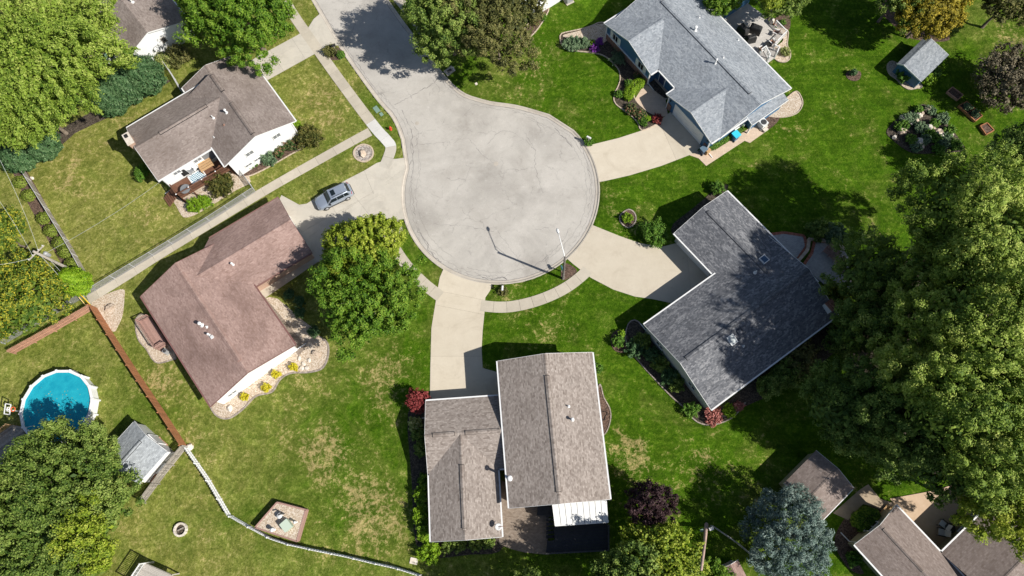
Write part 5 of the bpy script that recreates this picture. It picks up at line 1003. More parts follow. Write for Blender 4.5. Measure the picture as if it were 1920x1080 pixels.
def chainlink(label, pts, h=1.2, name='chain_link_fence', slats=None, posts=2.6):
    ln = [P2(*p) for p in pts]; t = thing(name, label, 'fence', (*ln[0], 0)); m = MB(); s = .09; r = .0045
    for a, b in zip(ln, ln[1:]):
        L = np.linalg.norm(b - a); d = unit(b - a); k = int((L + h) / s)
        for sg in (1, -1):
            for i in range(k):
                x0 = i * s - h; x1 = x0 + h; z0, z1 = (.03, h) if sg > 0 else (h, .03); c0, c1 = max(x0, 0), min(x1, L)
                if c1 - c0 < .02: continue
                f = lambda x: z0 + (z1 - z0) * (x - x0) / h
                m.bar(zq(a + d * c0, f(c0)), zq(a + d * c1, f(c1)), 2 * r, 2 * r)
        MB().tube([zq(a, h), zq(b, h)], .028, 8).build('top_rail', MT['steel'], t, True)
    tag(m.build('wire_mesh', MT['steel'], t), kind='stuff')
    for p in resample(ln, posts):
        q_ = MB().tube([zq(p, 0), zq(p, h + .06)], .032, 8).build('post', MT['steel'], t, True)
    if slats:
        src = None
        for a, b in zip(resample(ln, .13), resample(ln, .13)[1:]):
            if src is None: src = proto(MB().box((0, 0, 0), (.115, .012, h - .12)), 'slat', slats)
            d = b - a; inst(src, zq((a + b) / 2, h / 2), (0, 0, math.atan2(d[1], d[0])), t, name='slat')
    return t
plank_fence('red-brown cedar plank fence running down beside the faded red roof', [(182, 577), (222, 640), (262, 702), (308, 770), (351, 836)], 1.7, MT['fenceboard'], railside=-1)
plank_fence('sun-faded plank fence with rails showing, below the yellow-flecked tree', [(180, 578), (110, 618), (30, 662)], 1.5, MT['fencepink'], bw=.13, gap=.05, railside=1)
plank_fence('weathered grey plank fence behind the pale grey shed', [(352, 838), (312, 888), (272, 942)], 1.6, MT['greyboard'], bw=.13, gap=.03, railside=1)
def picket(label, pts, h=1.05):
    ln = [P2(*p) for p in pts]; t = thing('picket_fence', label, 'fence', (*ln[0], 0)); src = psrc = None
    for k, (a, b) in enumerate(zip(resample(ln, .15), resample(ln, .15)[1:])):
        d = b - a
        if src is None:
            m = MB(); m.box((0, 0, 0), (.125, .035, h)); n = m.add([(-.0425, -.01, h / 2), (.0425, -.01, h / 2), (0, -.01, h / 2 + .07), (-.0425, .01, h / 2), (.0425, .01, h / 2), (0, .01, h / 2 + .07)])
            for f in ((0, 1, 2), (3, 5, 4), (0, 2, 5, 3), (1, 4, 5, 2)): m.face([n + i for i in f])
            src = proto(m, 'picket', MT['white'])
        nq = unit(np.array([-d[1], d[0]])) * (.022 if k % 2 else -.022); inst(src, zq((a + b) / 2 + nq, h / 2 + .06), (0, 0, math.atan2(d[1], d[0])), t, name='picket')
    for a, b in zip(ln, ln[1:]):
        for z in (.3, .85): MB().bar(zq(a, z), zq(b, z), .14, .09).build('rail', MT['white'], t)
    for p in resample(ln, 2.3): 
        o = MB().box(zq(p, .62), (.12, .12, 1.24), .6).build('post', MT['white'], t); MB().lathe(zq(p, 1.24), [(.095, 0), (.095, .03), (.01, .08)], 4).build('post_cap', MT['white'], o)
picket('long white picket fence curving along the bottom lawn', [(352, 838), (392, 895), (434, 966), (476, 990), (512, 1009), (545, 1020), (595, 1031), (650, 1042), (700, 1054), (745, 1064), (790, 1078)])
chainlink('galvanised chain-link fence along the long garden path', [(180, 545), (250, 503), (330, 455), (400, 412), (480, 360), (463, 336), (450, 320)], 1.25)
chainlink('grey slatted fence along the left edge bushes', [(42, 312), (90, 389), (135, 462), (180, 543)], 1.2, 'slatted_fence', MT['greyboard'])
chainlink('chain-link fence behind the faded plank fence on the left', [(180, 545), (120, 580), (60, 616), (10, 645)], 1.2)
chainlink('chain-link fence at the bottom right below the spruce', [(1332, 985), (1380, 1018), (1440, 1068), (1462, 1090)], 1.2)
chainlink('short chain-link fence beside the dark yew row at the top', [(312, 122), (330, 150), (346, 178)], 1.2)
# ---------------------------------------------------------------- street lamp on a timber pole
b = P(1055.8, 522.5); t = thing('street_lamp', 'street lamp with long white arm on a timber pole at the edge of the court', 'street lamp', b)
top = b + UP * 7.3; MB().tube([b - UP * .1, b + UP * 4, top], [.16, .13, .11], 12).build('pole', M('dark_pole', (.10, .09, .08), (.20, .18, .16), 5, .9), t, True)
hd = P(1047, 437, 7.8); MB().tube([top - UP * .5, top + (hd - top) * .12 + UP * .1, hd - (hd - top) * .1 + UP * .05, hd], [.045, .045, .04, .035], 8).build('arm', MT['white'], t, True)
MB().tube([top - UP * 1.1, top + (hd - top) * .3], .02, 6).build('brace', MT['steel'], t, True)
dv = unit((hd - top) * [1, 1, 0]); MB().tube([hd - dv * .1 + UP * .02, hd + dv * .1, hd + dv * .35, hd + dv * .55], [.05, .14, .15, .06], 10).build('lamp_head', MT['white'], t, True)
MB().lathe(hd + dv * .25 - UP * .16, [(.06, 0), (.12, .08)], 10).build('lamp_glass', MT['greyglass'], t, True)
def mailbox(label, px, py, mat, rz, h=1.1):
    b = P(px, py); t = thing('mailbox', label, 'mailbox', b); MB().box(b + UP * h / 2, (.1, .1, h)).build('post', MT['greyboard'], t); m = MB(); a = np.array([math.cos(rz), math.sin(rz), 0]); c = np.array([-a[1], a[0], 0])
    pf = [(-.11, 0), (.11, 0), (.11, .14), (.08, .21), (0, .24), (-.08, .21), (-.11, .14)]; n = m.add([b + a * s + c * y + UP * (h + z) for s in (-.27, .27) for y, z in pf])
    for i in range(7): j = (i + 1) % 7; m.face([n + i, n + j, n + 7 + j, n + 7 + i])
    m.face([n + i for i in range(7)]); m.face([n + 13 - i for i in range(7)]); bx = m.build('box', mat, t); MB().box(b + a * .1 + c * .13 + UP * (h + .2), (.03, .02, .2), rz).build('flag', MT['redpaver'], bx)
mailbox('teal mailbox beside the street lamp pole', 1053, 509, M('teal_metal', (.05, .16, .17), rough=.4), 1.9, 1.2); mailbox('white mailbox on a post at the foot of the court', 943, 546, MT['white'], 1.5); mailbox('white mailbox at the mouth of the right driveway', 1103, 267, MT['white'], 2.6); mailbox('dark mailbox in the gravel by the left kerb', 746, 428, MT['black'], .2); mailbox('dark mailbox among plants at the upper driveway', 630, 96, MT['black'], .6)
b = P(733, 243); t = thing('fire_hydrant', 'red fire hydrant on the verge left of the court', 'fire hydrant', b); hm = M('hydrant_red', (.62, .08, .035), (.5, .06, .03), 6, .45)
MB().lathe(b, [(.17, 0), (.17, .05), (.11, .07), (.11, .5), (.15, .52), (.15, .56), (.12, .62), (.06, .7), (.03, .76)], 14).build('barrel', hm, t, True)
for a in (0, 2.1, 4.2): MB().tube([b + UP * .4, b + UP * .4 + .21 * np.array([math.cos(a), math.sin(a), 0])], .06, 10).build('nozzle', hm, t, True)
def lid(label, px, py, sx, sy, rz, mat): p = P(px, py, .03); o = MB().box((p[0], p[1], .02), (sx, sy, .06), rz).build('utility_box', mat, None); tag(o, label, 'utility lid'); return o
gm = M('green_lid', (.16, .25, .20), (.22, .32, .26), 4)
lid('larger green utility lid in the verge grass', 706, 205, .95, .6, 2.2, gm); lid('smaller green utility lid in the verge grass', 715, 214, .5, .4, 2.2, gm); lid('pale square lid on the lawn by the picket fence', 776, 1052, .8, .6, -.2, MT['palestone']); lid('small pale lid on the lawn right of the road', 893, 157, .3, .3, .5, MT['palestone'])
mh = MB().lathe(P(930, 307, -.098) , [(.3, -.02), (.3, .006), (.26, .008)], 18).build('manhole_cover', MT['kerb'], None); tag(mh, 'pale round manhole cover in the middle of the court', 'manhole cover')
mh = MB().lathe(P(782, 231, -.098), [(.26, -.02), (.26, .006), (.22, .008)], 18).build('manhole_cover', MT['kerb'], None); tag(mh, 'small pale round cover near the left kerb', 'manhole cover')
dr = thing('storm_drain', 'concrete storm drain inlet with iron grate at the kerb under the dark tree', 'drain', P(843, 133)); p = P(843, 133); MB().box((p[0], p[1], .01), (1.3, .9, .08), .7).build('inlet', MT['kerb'], dr); MB().box((p[0], p[1], .06), (.6, .4, .03), .7).build('grate', MT['darkmetal'], dr)
p = P(851, 130); MB().tube([p, p + UP * .5], .06, 8).build('marker_post', MT['pipewhite'], dr)
# ---------------------------------------------------------------- utility poles and wires
def hpx(p, q, ztop):                                   # foot of a vertical pole whose top is seen at pixel p
    t_ = P(*p, ztop); return np.array([t_[0], t_[1], 0])
PT = 8.2; f = hpx((62, 471), None, PT); t = thing('utility_pole', 'weathered utility pole with transformer by the lime arborvitae', 'utility pole', f)
MB().tube([f - UP * .1, f + UP * 5, f + UP * PT], [.19, .16, .13], 12).build('pole', MT['greyboard'], t, True)
cd = unit(np.array([.62, .78, 0])); MB().bar(f + UP * (PT - .5) - cd * 1.1, f + UP * (PT - .5) + cd * 1.1, .1, .12).build('crossarm', MT['greyboard'], t)
for s in (-1, -.4, .4, 1): MB().lathe(f + UP * (PT - .44) + cd * s, [(.03, 0), (.06, .05), (.03, .1), (.05, .16), (.02, .2)], 8).build('insulator', MT['pipewhite'], t, True)
MB().lathe(f + UP * (PT - 2.2) + cd * .38, [(.2, 0), (.23, .05), (.23, .75), (.2, .82), (.05, .88)], 14).build('transformer', MT['steel'], t, True)
f2 = hpx((1316, 1052), None, 6.0); f2 = P(1325, 983); t2 = thing('utility_pole', 'leaning patched utility pole at the bottom right beside the airy tree', 'utility pole', f2)
tp = P(1315, 1068, 8.2); MB().tube([f2 - UP * .1, (f2 + tp) / 2, tp], [.2, .16, .12], 12).build('pole', M('patched_pole', (.33, .26, .22), (.62, .42, .34), 2.2, .9), t2, True)
MB().box(f2 + (tp - f2) * .12 + np.array([.45, .05, .2]), (.42, .3, .5), .3).build('meter_box', MT['white'], t2); MB().box(f2 + (tp - f2) * .15 + np.array([-.45, 0, .1]), (.3, .25, .4), .3).build('junction_box', gm, t2)
def wire(label, a, b, sag, r=.012, mat=None):
    a, b = np.asarray(a, float), np.asarray(b, float); ln = [a + (b - a) * i / 14 - UP * sag * 4 * (i / 14) * (1 - i / 14) for i in range(15)]; o = MB().tube(ln, r, 6, False).build('overhead_wire', mat or MT['pipewhite'], None, True); tag(o, label, 'wire')
pt = f + UP * (PT - 1.3); hc = P(304, 338, 3.7)
wire('thick service wire from the utility pole to the taupe house corner', pt, hc, .5, .015, MT['steel'])
wire('overhead wire from the pole running up along the left lawn, inner one', f + UP * (PT - .3) + cd * .4, P(0, 300, 9), .4); wire('overhead wire from the pole running up along the left lawn, outer one', f + UP * (PT - .3) - cd * .4, P(-20, 350, 9), .4)
wire('wire from the pole out over the left edge', f + UP * (PT - .3) - cd, P(-40, 500, 9.5), .3); wire('guy wire from the pole down to the fence corner, left one', f + UP * (PT - 1), P(166, 578, .1), 0); wire('guy wire from the pole down to the fence corner, right one', f + UP * (PT - 2.5), P(172, 572, .1), 0)
for k, (x, y) in enumerate([(166, 578), (172, 574)]):
    a = P(x, y, .05); b_ = f + UP * (PT - 1.5); o = MB().tube([a, a + unit(b_ - a) * 2.2], .05, 8).build('guy_guard', M('guard_yellow', (.75, .50, .03), rough=.5), None, True); tag(o, ['left', 'right'][k] + ' yellow guy-wire guard at the fence corner', 'wire guard')
# ---------------------------------------------------------------- parked car
def car():
    a, b = P(661, 352, .7), P(589, 386, .7); d = unit((b - a) * [1, 1, 0]); s = np.array([-d[1], d[0], 0]); c = (P(626, 369, .6) * [1, 1, 0]); t = thing('parked_car', 'silver SUV with sunroof parked on the concrete driveway', 'car', c)
    pnt = lambda x, y, z: c + d * x + s * y + UP * z
    silver = M('silver_paint', (.44, .50, .59), rough=.28, metal=.55, spec=.5); dark = MT['black']; gl = M('car_glass', (.012, .018, .02), rough=.05, spec=.8)
    # body: stations from nose to tail: x, half width, sill z, belt z, crown z
    S = [(2.28, .62, .38, .62, .66), (2.18, .78, .26, .74, .80), (1.9, .87, .22, .84, .92), (1.3, .91, .22, .92, 1.0), (.85, .92, .22, .97, 1.05), (.2, .92, .22, .98, 1.06), (-.8, .92, .22, 1.0, 1.08), (-1.6, .91, .24, 1.03, 1.1), (-2.05, .88, .3, 1.04, 1.1), (-2.25, .8, .42, .98, 1.02), (-2.3, .7, .5, .9, .95)]
    m = MB(); k = 10
    for x, w_, z0, z1, z2 in S: m.add([pnt(x, y, z) for y, z in ((-w_ * .88, z0), (-w_, z0 + .15), (-w_, z1 - .18), (-w_ * .95, z1), (-w_ * .6, z2 - .01), (w_ * .6, z2 - .01), (w_ * .95, z1), (w_, z1 - .18), (w_, z0 + .15), (w_ * .88, z0))])
    for i in range(len(S) - 1):
        for j in range(k): q_ = (j + 1) % k; m.face([i * k + j, i * k + q_, (i + 1) * k + q_, (i + 1) * k + j])
    m.face(list(range(k))); m.face([(len(S) - 1) * k + j for j in range(k)]); body = m.build('body', silver, t, True)
    # cabin
    C = [(1.0, .82, 1.0, 1.02), (.35, .72, 1.04, 1.55), (-.1, .70, 1.04, 1.64), (-1.2, .69, 1.06, 1.62), (-1.75, .68, 1.06, 1.54), (-2.12, .74, 1.06, 1.12)]
    m = MB()
    for x, w_, z0, z1 in C: wb = .86; m.add([pnt(x, y, z) for y, z in ((-wb, z0 - .02), (-w_, z1 - .06), (-w_ * .85, z1), (w_ * .85, z1), (w_, z1 - .06), (wb, z0 - .02))])
    for i in range(len(C) - 1):
        for j in range(5): m.face([i * 6 + j, i * 6 + j + 1, i * 6 + 7 + j, i * 6 + 6 + j])
    m.face(list(range(6))); m.face([30 + j for j in range(6)]); m.build('cabin', silver, t)
    def pane(name, pts, mat, off=.012):
        p_ = [np.asarray(x) for x in pts]; nn = unit(np.cross(p_[1] - p_[0], p_[2] - p_[0])); cc = sum(p_) / len(p_)
        if (cc - pnt(-.4, 0, .9)) @ nn < 0: nn = -nn
        q_ = MB(); n = q_.add([x + nn * off for x in p_] + [x - nn * .01 for x in p_]); l = len(p_); q_.face([n + i for i in range(l)])
        for i in range(l): j = (i + 1) % l; q_.face([n + i, n + j, n + l + j, n + l + i])
        return q_.build(name, mat, t)
    pane('windscreen', [pnt(.95, -.72, 1.05), pnt(.95, .72, 1.05), pnt(.38, .6, 1.53), pnt(.38, -.6, 1.53)], gl); pane('rear_window', [pnt(-2.08, -.6, 1.17), pnt(-2.08, .6, 1.17), pnt(-1.8, .56, 1.5), pnt(-1.8, -.56, 1.5)], gl)
    for sg in (-1, 1):
        for x0, x1, xt0, xt1 in ((.78, -.25, .33, -.25), (-.33, -1.15, -.33, -1.15), (-1.22, -1.85, -1.22, -1.65)): pane('side_window', [pnt(x0, sg * .865, 1.1), pnt(x1, sg * .865, 1.1), pnt(xt1, sg * .725, 1.5), pnt(xt0, sg * .725, 1.5)], gl, .02)
        MB().obox(pnt(.72, sg * 1.0, 1.08), d, s, UP, .07, .12, .08).build('mirror', dark, t); MB().bar(pnt(.1, sg * .6, 1.68), pnt(-1.6, sg * .6, 1.64), .05, .05).build('roof_rail', MT['darkmetal'], t)
        pane('headlight', [pnt(2.2, sg * .42, .66), pnt(1.98, sg * .84, .74), pnt(1.98, sg * .85, .86), pnt(2.14, sg * .45, .82)], MT['greyglass'], .03); pane('taillight', [pnt(-2.26, sg * .5, .85), pnt(-2.12, sg * .86, .85), pnt(-2.08, sg * .86, 1.1), pnt(-2.2, sg * .55, 1.05)], M('tail_red', (.45, .02, .03), rough=.2), .03)
        MB().bar(pnt(1.3, sg * .915, .32), pnt(-1.3, sg * .915, .32), .04, .16).build('sill_trim', dark, body)
        for x in (1.38, -1.38):
            w_ = MB().tube([pnt(x, sg * .72, .34), pnt(x, sg * .95, .34)], .345, 20).build('wheel', dark, t, True); MB().tube([pnt(x, sg * .94, .34), pnt(x, sg * .965, .34)], .22, 12).build('rim', MT['steel'], w_, True)
    pane('sunroof', [pnt(.1, -.36, 1.635), pnt(.1, .36, 1.635), pnt(-.4, .36, 1.66), pnt(-.4, -.36, 1.66)], gl, .012)
    MB().obox(pnt(2.27, 0, .48), d, s, UP, .05, .55, .12).build('grille', dark, t); MB().obox(pnt(-2.3, 0, .45), d, s, UP, .06, .68, .14).build('rear_bumper', dark, t); MB().obox(pnt(-1.75, 0, 1.62), d, s, UP, .05, .02, .04).build('antenna', MT['white'], t)
car()
# ---------------------------------------------------------------- round pool, its deck and hoop
c = P(106, 762, 1.3) * [1, 1, 0]; t = thing('swimming_pool', 'round above-ground swimming pool with white rim, lower left', 'pool', c); pr_ = 3.95; n = 16
an = [2 * math.pi * (i + .5) / n for i in range(n)]; ring = lambda r, z: [c + np.array([r * math.cos(a), r * math.sin(a), z]) for a in an]
MB().prism([p[:2] for p in ring(pr_, 0)], 0, .25).build('floor_liner', M('pool_liner', (.02, .36, .55)), t)
mw, nt, N, L, bs = newmat('pool_water'); pos = position(nt); cc_ = ramp(nt, noise(nt, pos, 1.3, 5), [(.3, (.010, .27, .38)), (.7, (.022, .38, .47))]); L.new(cc_, bs.inputs['Base Color']); bs.inputs['Roughness'].default_value = .12; bs.inputs['IOR'].default_value = 1.33; bump(nt, bs, noise(nt, pos, 5, 3), .12, .03)
MB().prism([p[:2] for p in ring(pr_ - .03, 0)], .3, 1.08).build('water', mw, t)
for i in range(n):
    j = (i + 1) % n; a, b = ring(pr_, 0)[i], ring(pr_, 0)[j]; e = unit(b - a)
    MB().bar(a + UP * .66, b + UP * .66, .05, 1.3).build('wall_panel', MT['white'], t); A_, B_ = ring(pr_ + .18, 0), ring(pr_ - .12, 0); MB().prism([A_[i][:2], A_[j][:2], B_[j][:2], B_[i][:2]], 1.3, 1.35).build('rim_panel', MT['white'], t)
    o = unit(a - c); MB().obox(a + o * .1 + UP * .66, o, np.array([-o[1], o[0], 0]), UP, .1, .08, .66).build('upright', MT['white'], t); MB().obox(a + o * .05 + UP * 1.37, o, np.array([-o[1], o[0], 0]), UP, .18, .11, .03).build('rim_cap', MT['white'], t)
R = np.random.default_rng(3); q_ = sph(R, 60) * [1, 1, 0] * (R.uniform(0, 1, (60, 1)) ** .5) * 3.5 + c + [0, 0, 1.1]; tag(leaves('floating_leaves', q_, np.tile([0, 0, 1.], (60, 1)) + R.normal(0, .05, (60, 3)), R.normal(0, 1, (60, 3)), R.uniform(.03, .09, 60), R.uniform(.4, 1, 60), LM['cream'], t), kind='stuff')
lp = P(58, 806, 1.4); ld = unit((c - lp) * [1, 1, 0]); ls = np.array([-ld[1], ld[0], 0]); k = thing('pool_ladder', 'white A-frame ladder at the pool rim beside the wooden deck', 'ladder', (lp[0], lp[1], 0))
for sg in (-.3, .3): MB().tube([lp * [1, 1, 0] - ld * .8 + ls * sg, lp * [1, 1, 0] + ls * sg + UP * 1.9, lp * [1, 1, 0] + ld * .8 + ls * sg + UP * .4], .035, 8).build('side_rail', MT['white'], k, True)
for z in (.3, .65, 1.0, 1.35): MB().bar(lp * [1, 1, 0] + ld * (z / 1.9 * .8 - .8) - ls * .3 + UP * z, lp * [1, 1, 0] + ld * (z / 1.9 * .8 - .8) + ls * .3 + UP * z, .12, .03).build('step', MT['white'], k)
def deck(label, corners, z, bdir, mat, bw=.14, name='deck', skirt=True):
    """boards clipped to a quad given in plan"""
    t = thing(name, label, 'deck', (*corners[0], 0)); pol = [np.asarray(x, float)[:2] for x in corners]; bd = unit(np.asarray(bdir)[:2]); nn = np.array([-bd[1], bd[0]]); vals = [x @ nn for x in pol]; v0, v1 = min(vals), max(vals); k = int((v1 - v0) / bw)
    for i in range(k):
        a = v0 + i * bw; cpl = clip(clip(pol, nn * (a + .004), nn, 0), nn * (a + bw - .004), -nn, 0)
        if len(cpl) > 2: MB().prism(cpl, z - .035, z).build('board', mat, t)
    if skirt:
        m = MB()
        for a, b in zip(pol, pol[1:] + pol[:1]): m.bar(zq(a * .995 + sum(pol) / len(pol) * .005, z - .16), zq(b * .995 + sum(pol) / len(pol) * .005, z - .16), .04, .22)
        m.build('skirt', mat, t)
        for a in pol: MB().box(zq(a * .97 + sum(pol) / len(pol) * .03, z / 2 - .02), (.12, .12, max(z - .06, .05))).build('leg', mat, t)
    return t
def railing(parent, pts, z, h, mat, sp=.13, capm=None):
    for a, b in zip(pts, pts[1:]):
        a, b = np.asarray(a)[:2], np.asarray(b)[:2]; r = MB().bar(zq(a, z + h), zq(b, z + h), .12, .05).build('hand_rail', mat, parent); MB().bar(zq(a, z + .12), zq(b, z + .12), .05, .05).build('lower_rail', mat, r)
        for p in resample([a, b], sp)[1:-1]: MB().box(zq(p, z + h / 2), (.035, .035, h - .12)).build('baluster', mat, r)
    for p in pts:
        p = np.asarray(p)[:2]; o = MB().box(zq(p, z / 2 + h / 2 + .03), (.11, .11, z + h + .08)).build('post', mat, parent)
        if capm: MB().lathe(zq(p, z + h + .07), [(.09, 0), (.09, .03), (.02, .1)], 6).build('post_cap', capm, o)
dk = [P2(x, y, 1.1) for x, y in ((-14, 822), (22, 797), (42, 800), (60, 862), (-5, 880))]; t = deck('weathered wooden deck at the pool edge under the oak', dk, 1.1, dk[1] - dk[0], MT['greyboard']); railing(t, [dk[0], dk[1]], 1.1, .9, MT['tanwood'])
p = P(40, 772); bh = thing('pool_hoop', 'small white basketball hoop with orange ring beside the pool', 'basketball hoop', p); dvec = unit((c - p) * [1, 1, 0]); sv = np.array([-dvec[1], dvec[0], 0]); zt = 2.3
MB().tube([p, p + UP * zt], .05, 8).build('post', MT['pipewhite'], bh, True); m = MB(); q0 = p + dvec * .08 + UP * 2.2
for a in ((-.55, -.4, .55, -.4), (.55, -.4, .55, .4), (.55, .4, -.55, .4), (-.55, .4, -.55, -.4), (-.2, -.3, .2, -.3), (.2, -.3, .2, .05), (.2, .05, -.2, .05), (-.2, .05, -.2, -.3)): m.bar(q0 + sv * a[0] + UP * a[1], q0 + sv * a[2] + UP * a[3], .08, .08, up=dvec)
m.build('backboard', MT['white'], bh); rg = [q0 + dvec * .38 - UP * .3 + .24 * (math.cos(a) * dvec + math.sin(a) * sv) for a in np.linspace(0, 2 * math.pi, 17)]; MB().tube(rg, .05, 6, False).build('ring', M('orange_ring', (.75, .16, .06), rough=.5), bh, True)
# ---------------------------------------------------------------- deck of the taupe house
z = 1.35; dk = [P2(322, 347, z), P2(415, 296, z), P2(432, 316, z), P2(338, 371, z)]; t = deck('brown timber deck with railing below the taupe roof', dk, z, dk[1] - dk[0], MT['deckbrown'])
rp = [dk[3] + (dk[2] - dk[3]) * f_ for f_ in (0, .24, .5, .77, 1)]; railing(t, rp, z, .95, MT['deckbrown'], .14, MT['white']); railing(t, [dk[0] + (dk[3] - dk[0]) * .25, dk[3]], z, .95, MT['deckbrown'], .14)
uu = unit(dk[2] - dk[3]); vv_ = unit(dk[3] - dk[0])
for k in range(6): a = dk[2] + uu * (.15 + .3 * k) - vv_ * 1.4; MB().bar(zq(a, z - .2 * (k + 1)), zq(a + vv_ * 1.3, z - .2 * (k + 1)), .29, .05).build('step', MT['deckbrown'], t)
for k in range(6): a = dk[0] - uu * (.2 + .3 * k) + vv_ * .1; MB().bar(zq(a, z - .2 * (k + 1)), zq(a + vv_ * 1.5, z - .2 * (k + 1)), .29, .05).build('step', MT['deckbrown'], t)
mr, nt, N, L, bs = newmat('lattice_rug'); bs.inputs['Roughness'].default_value = .9; mp = N.new('ShaderNodeMapping'); mp.inputs['Rotation'].default_value = (0, 0, math.atan2(uu[1], uu[0]) + .785); L.new(position(nt), mp.inputs[0]); ck = N.new('ShaderNodeTexChecker'); ck.inputs['Scale'].default_value = 6.2; ck.inputs[1].default_value = (.75, .78, .78, 1); ck.inputs[2].default_value = (.04, .20, .30, 1); L.new(mp.outputs[0], ck.inputs[0]); L.new(ck.outputs[0], bs.inputs['Base Color'])
rq = PL([(352, 331), (377.5, 317), (387, 330), (361, 344)], z); rug = MB().prism(rq, z + .004, z + .016).build('rug', mr, None); tag(rug, 'blue and white lattice rug on the brown deck', 'rug'); rc = sum(rq) / 4; m = MB()
for a, b in zip(rq, rq[1:] + rq[:1]): m.bar(zq(a, z + .012), zq(b, z + .012), .14, .03)
m.build('border', MT['white'], rug)
def slat_table(label, cx, cy, z0, rz, L_, W_, h, mat, n_=4, name='slatted_table', cat='table'):
    c = P(cx, cy, z0 + h) * [1, 1, 0] + UP * z0; t = thing(name, label, cat, c); a = np.array([math.cos(rz), math.sin(rz), 0]); b = np.array([-a[1], a[0], 0])
    for i in range(n_): MB().obox(c + b * W_ * ((i + .5) / n_ - .5) + UP * h, a, b, UP, L_ / 2, W_ / n_ / 2 - .035, .025).build('slat', mat, t)
    for sx in (-1, 1):
        MB().obox(c + a * sx * (L_ / 2 - .12) + UP * (h - .06), a, b, UP, .04, W_ / 2, .035).build('bearer', mat, t)
        for sy in (-1, 1): MB().obox(c + a * sx * (L_ / 2 - .1) + b * sy * (W_ / 2 - .08) + UP * (h / 2 - .05), a, b, UP, .04, .04, h / 2 - .05).build('leg', mat, t)
    return t
rz0 = math.atan2(uu[1], uu[0]); slat_table('tan slatted wooden table on the brown deck', 385, 308, z, rz0, 1.75, 1.45, .55, MT['tanwood'])
def chair(label, cx, cy, z0, rz, mat, frame=None, name='patio_chair', group=None, s=1.0, slats=5):
    c = P(cx, cy, z0 + .45) * [1, 1, 0] + UP * z0; t = thing(name, label, 'chair', c, group); a = np.array([math.cos(rz), math.sin(rz), 0]); b = np.array([-a[1], a[0], 0]); fr = frame or mat
    for i in range(slats): y = (i + .5) / slats - .5; MB().obox(c + b * y * .56 * s + UP * .42, a, b, UP, .27 * s, .28 * s / slats - .006, .02).build('seat_slat', mat, t); p0 = c - a * .26 * s + b * y * .56 * s + UP * .44; MB().bar(p0, p0 - a * .22 * s + UP * .55 * s, .56 * s / slats - .012, .025, up=a).build('back_slat', mat, t)
    for sy in (-1, 1):
        MB().obox(c + b * sy * .32 * s + UP * .62, a, b, UP, .3 * s, .05, .018).build('arm_rest', fr, t)
        for sx in (-1, 1): MB().obox(c + a * sx * .24 * s + b * sy * .31 * s + UP * .3, a, b, UP, .025, .025, .3).build('leg', fr, t)
    return t
def grill(label, cx, cy, z0, rz, cover=True, s=1.0, cat='grill', name='covered_grill', mat=None):
    c = P(cx, cy, z0 + .6) * [1, 1, 0] + UP * z0; t = thing(name, label, cat, c); a = np.array([math.cos(rz), math.sin(rz), 0]); b = np.array([-a[1], a[0], 0]); m = MB(); pf = [(0, .62, .36), (.5, .6, .34), (.9, .58, .32), (1.08, .46, .26), (1.16, .3, .14)]
    for z_, x, y in pf: m.add([c + a * x * s * i + b * y * s * j + UP * z_ * (.95 if i * j > 0 else 1.0) for i, j in ((-1, -1), (1, -1), (1, 1), (-1, 1))])
    for k in range(len(pf) - 1):
        for i in range(4): j = (i + 1) % 4; m.face([4 * k + i, 4 * k + j, 4 * k + 4 + j, 4 * k + 4 + i])
    m.face([4 * len(pf) - 4 + i for i in range(4)]); m.build('cover', mat or MT['black'], t)
    for i in (-1, 1): MB().bar(c + a * i * .5 * s - b * .3 * s + UP * .06, c + a * i * .5 * s + b * .3 * s + UP * .06, .06, .1).build('foot', MT['darkmetal'], t); MB().bar(c + a * i * .42 * s - b * .3 * s + UP * .97, c + a * i * .42 * s + b * .3 * s + UP * .97, .05, .06).build('strap', MT['darkmetal'], t)
grill('dark kettle-shaped grill against the white wall on the brown deck', 344, 322, z, rz0, s=.55); chair('grey lounge chair beside the lattice rug', 358, 320, z, rz0 - 1.2, MT['greyglass'], MT['steel']); chair('white chair beside the slatted table on the brown deck', 366, 313, z, rz0 - 1.4, MT['white'])
def round_table(label, cx, cy, z0, r, h, mat):
    c = P(cx, cy, z0 + h) * [1, 1, 0] + UP * z0; t = thing('patio_table', label, 'table', c); MB().lathe(c + UP * h, [(r, -.03), (r, 0), (r * .96, .012)], 20).build('table_top', mat, t)
    for i in range(4): a = i * 1.57 + .78; e = np.array([math.cos(a), math.sin(a), 0]); MB().tube([c + e * r * .75, c + e * r * .55 + UP * (h - .04)], .025, 6).build('leg', MT['darkmetal'], t)
round_table('grey glass table at the left end of the brown deck', 347, 354, z, .62, .72, MT['greyglass'])
# ---------------------------------------------------------------- mauve deck box behind the faded red roof
z = .75; q4 = [P2(262, 603, z), P2(281, 594, z), P2(313, 645, z), P2(296, 655, z)]; t = deck('small mauve timber deck with railings left of the faded red roof', q4, z, q4[3] - q4[0], MT['deckpink']); railing(t, [q4[1], q4[0], q4[3], q4[2]], z, .85, MT['deckpink'], .2)
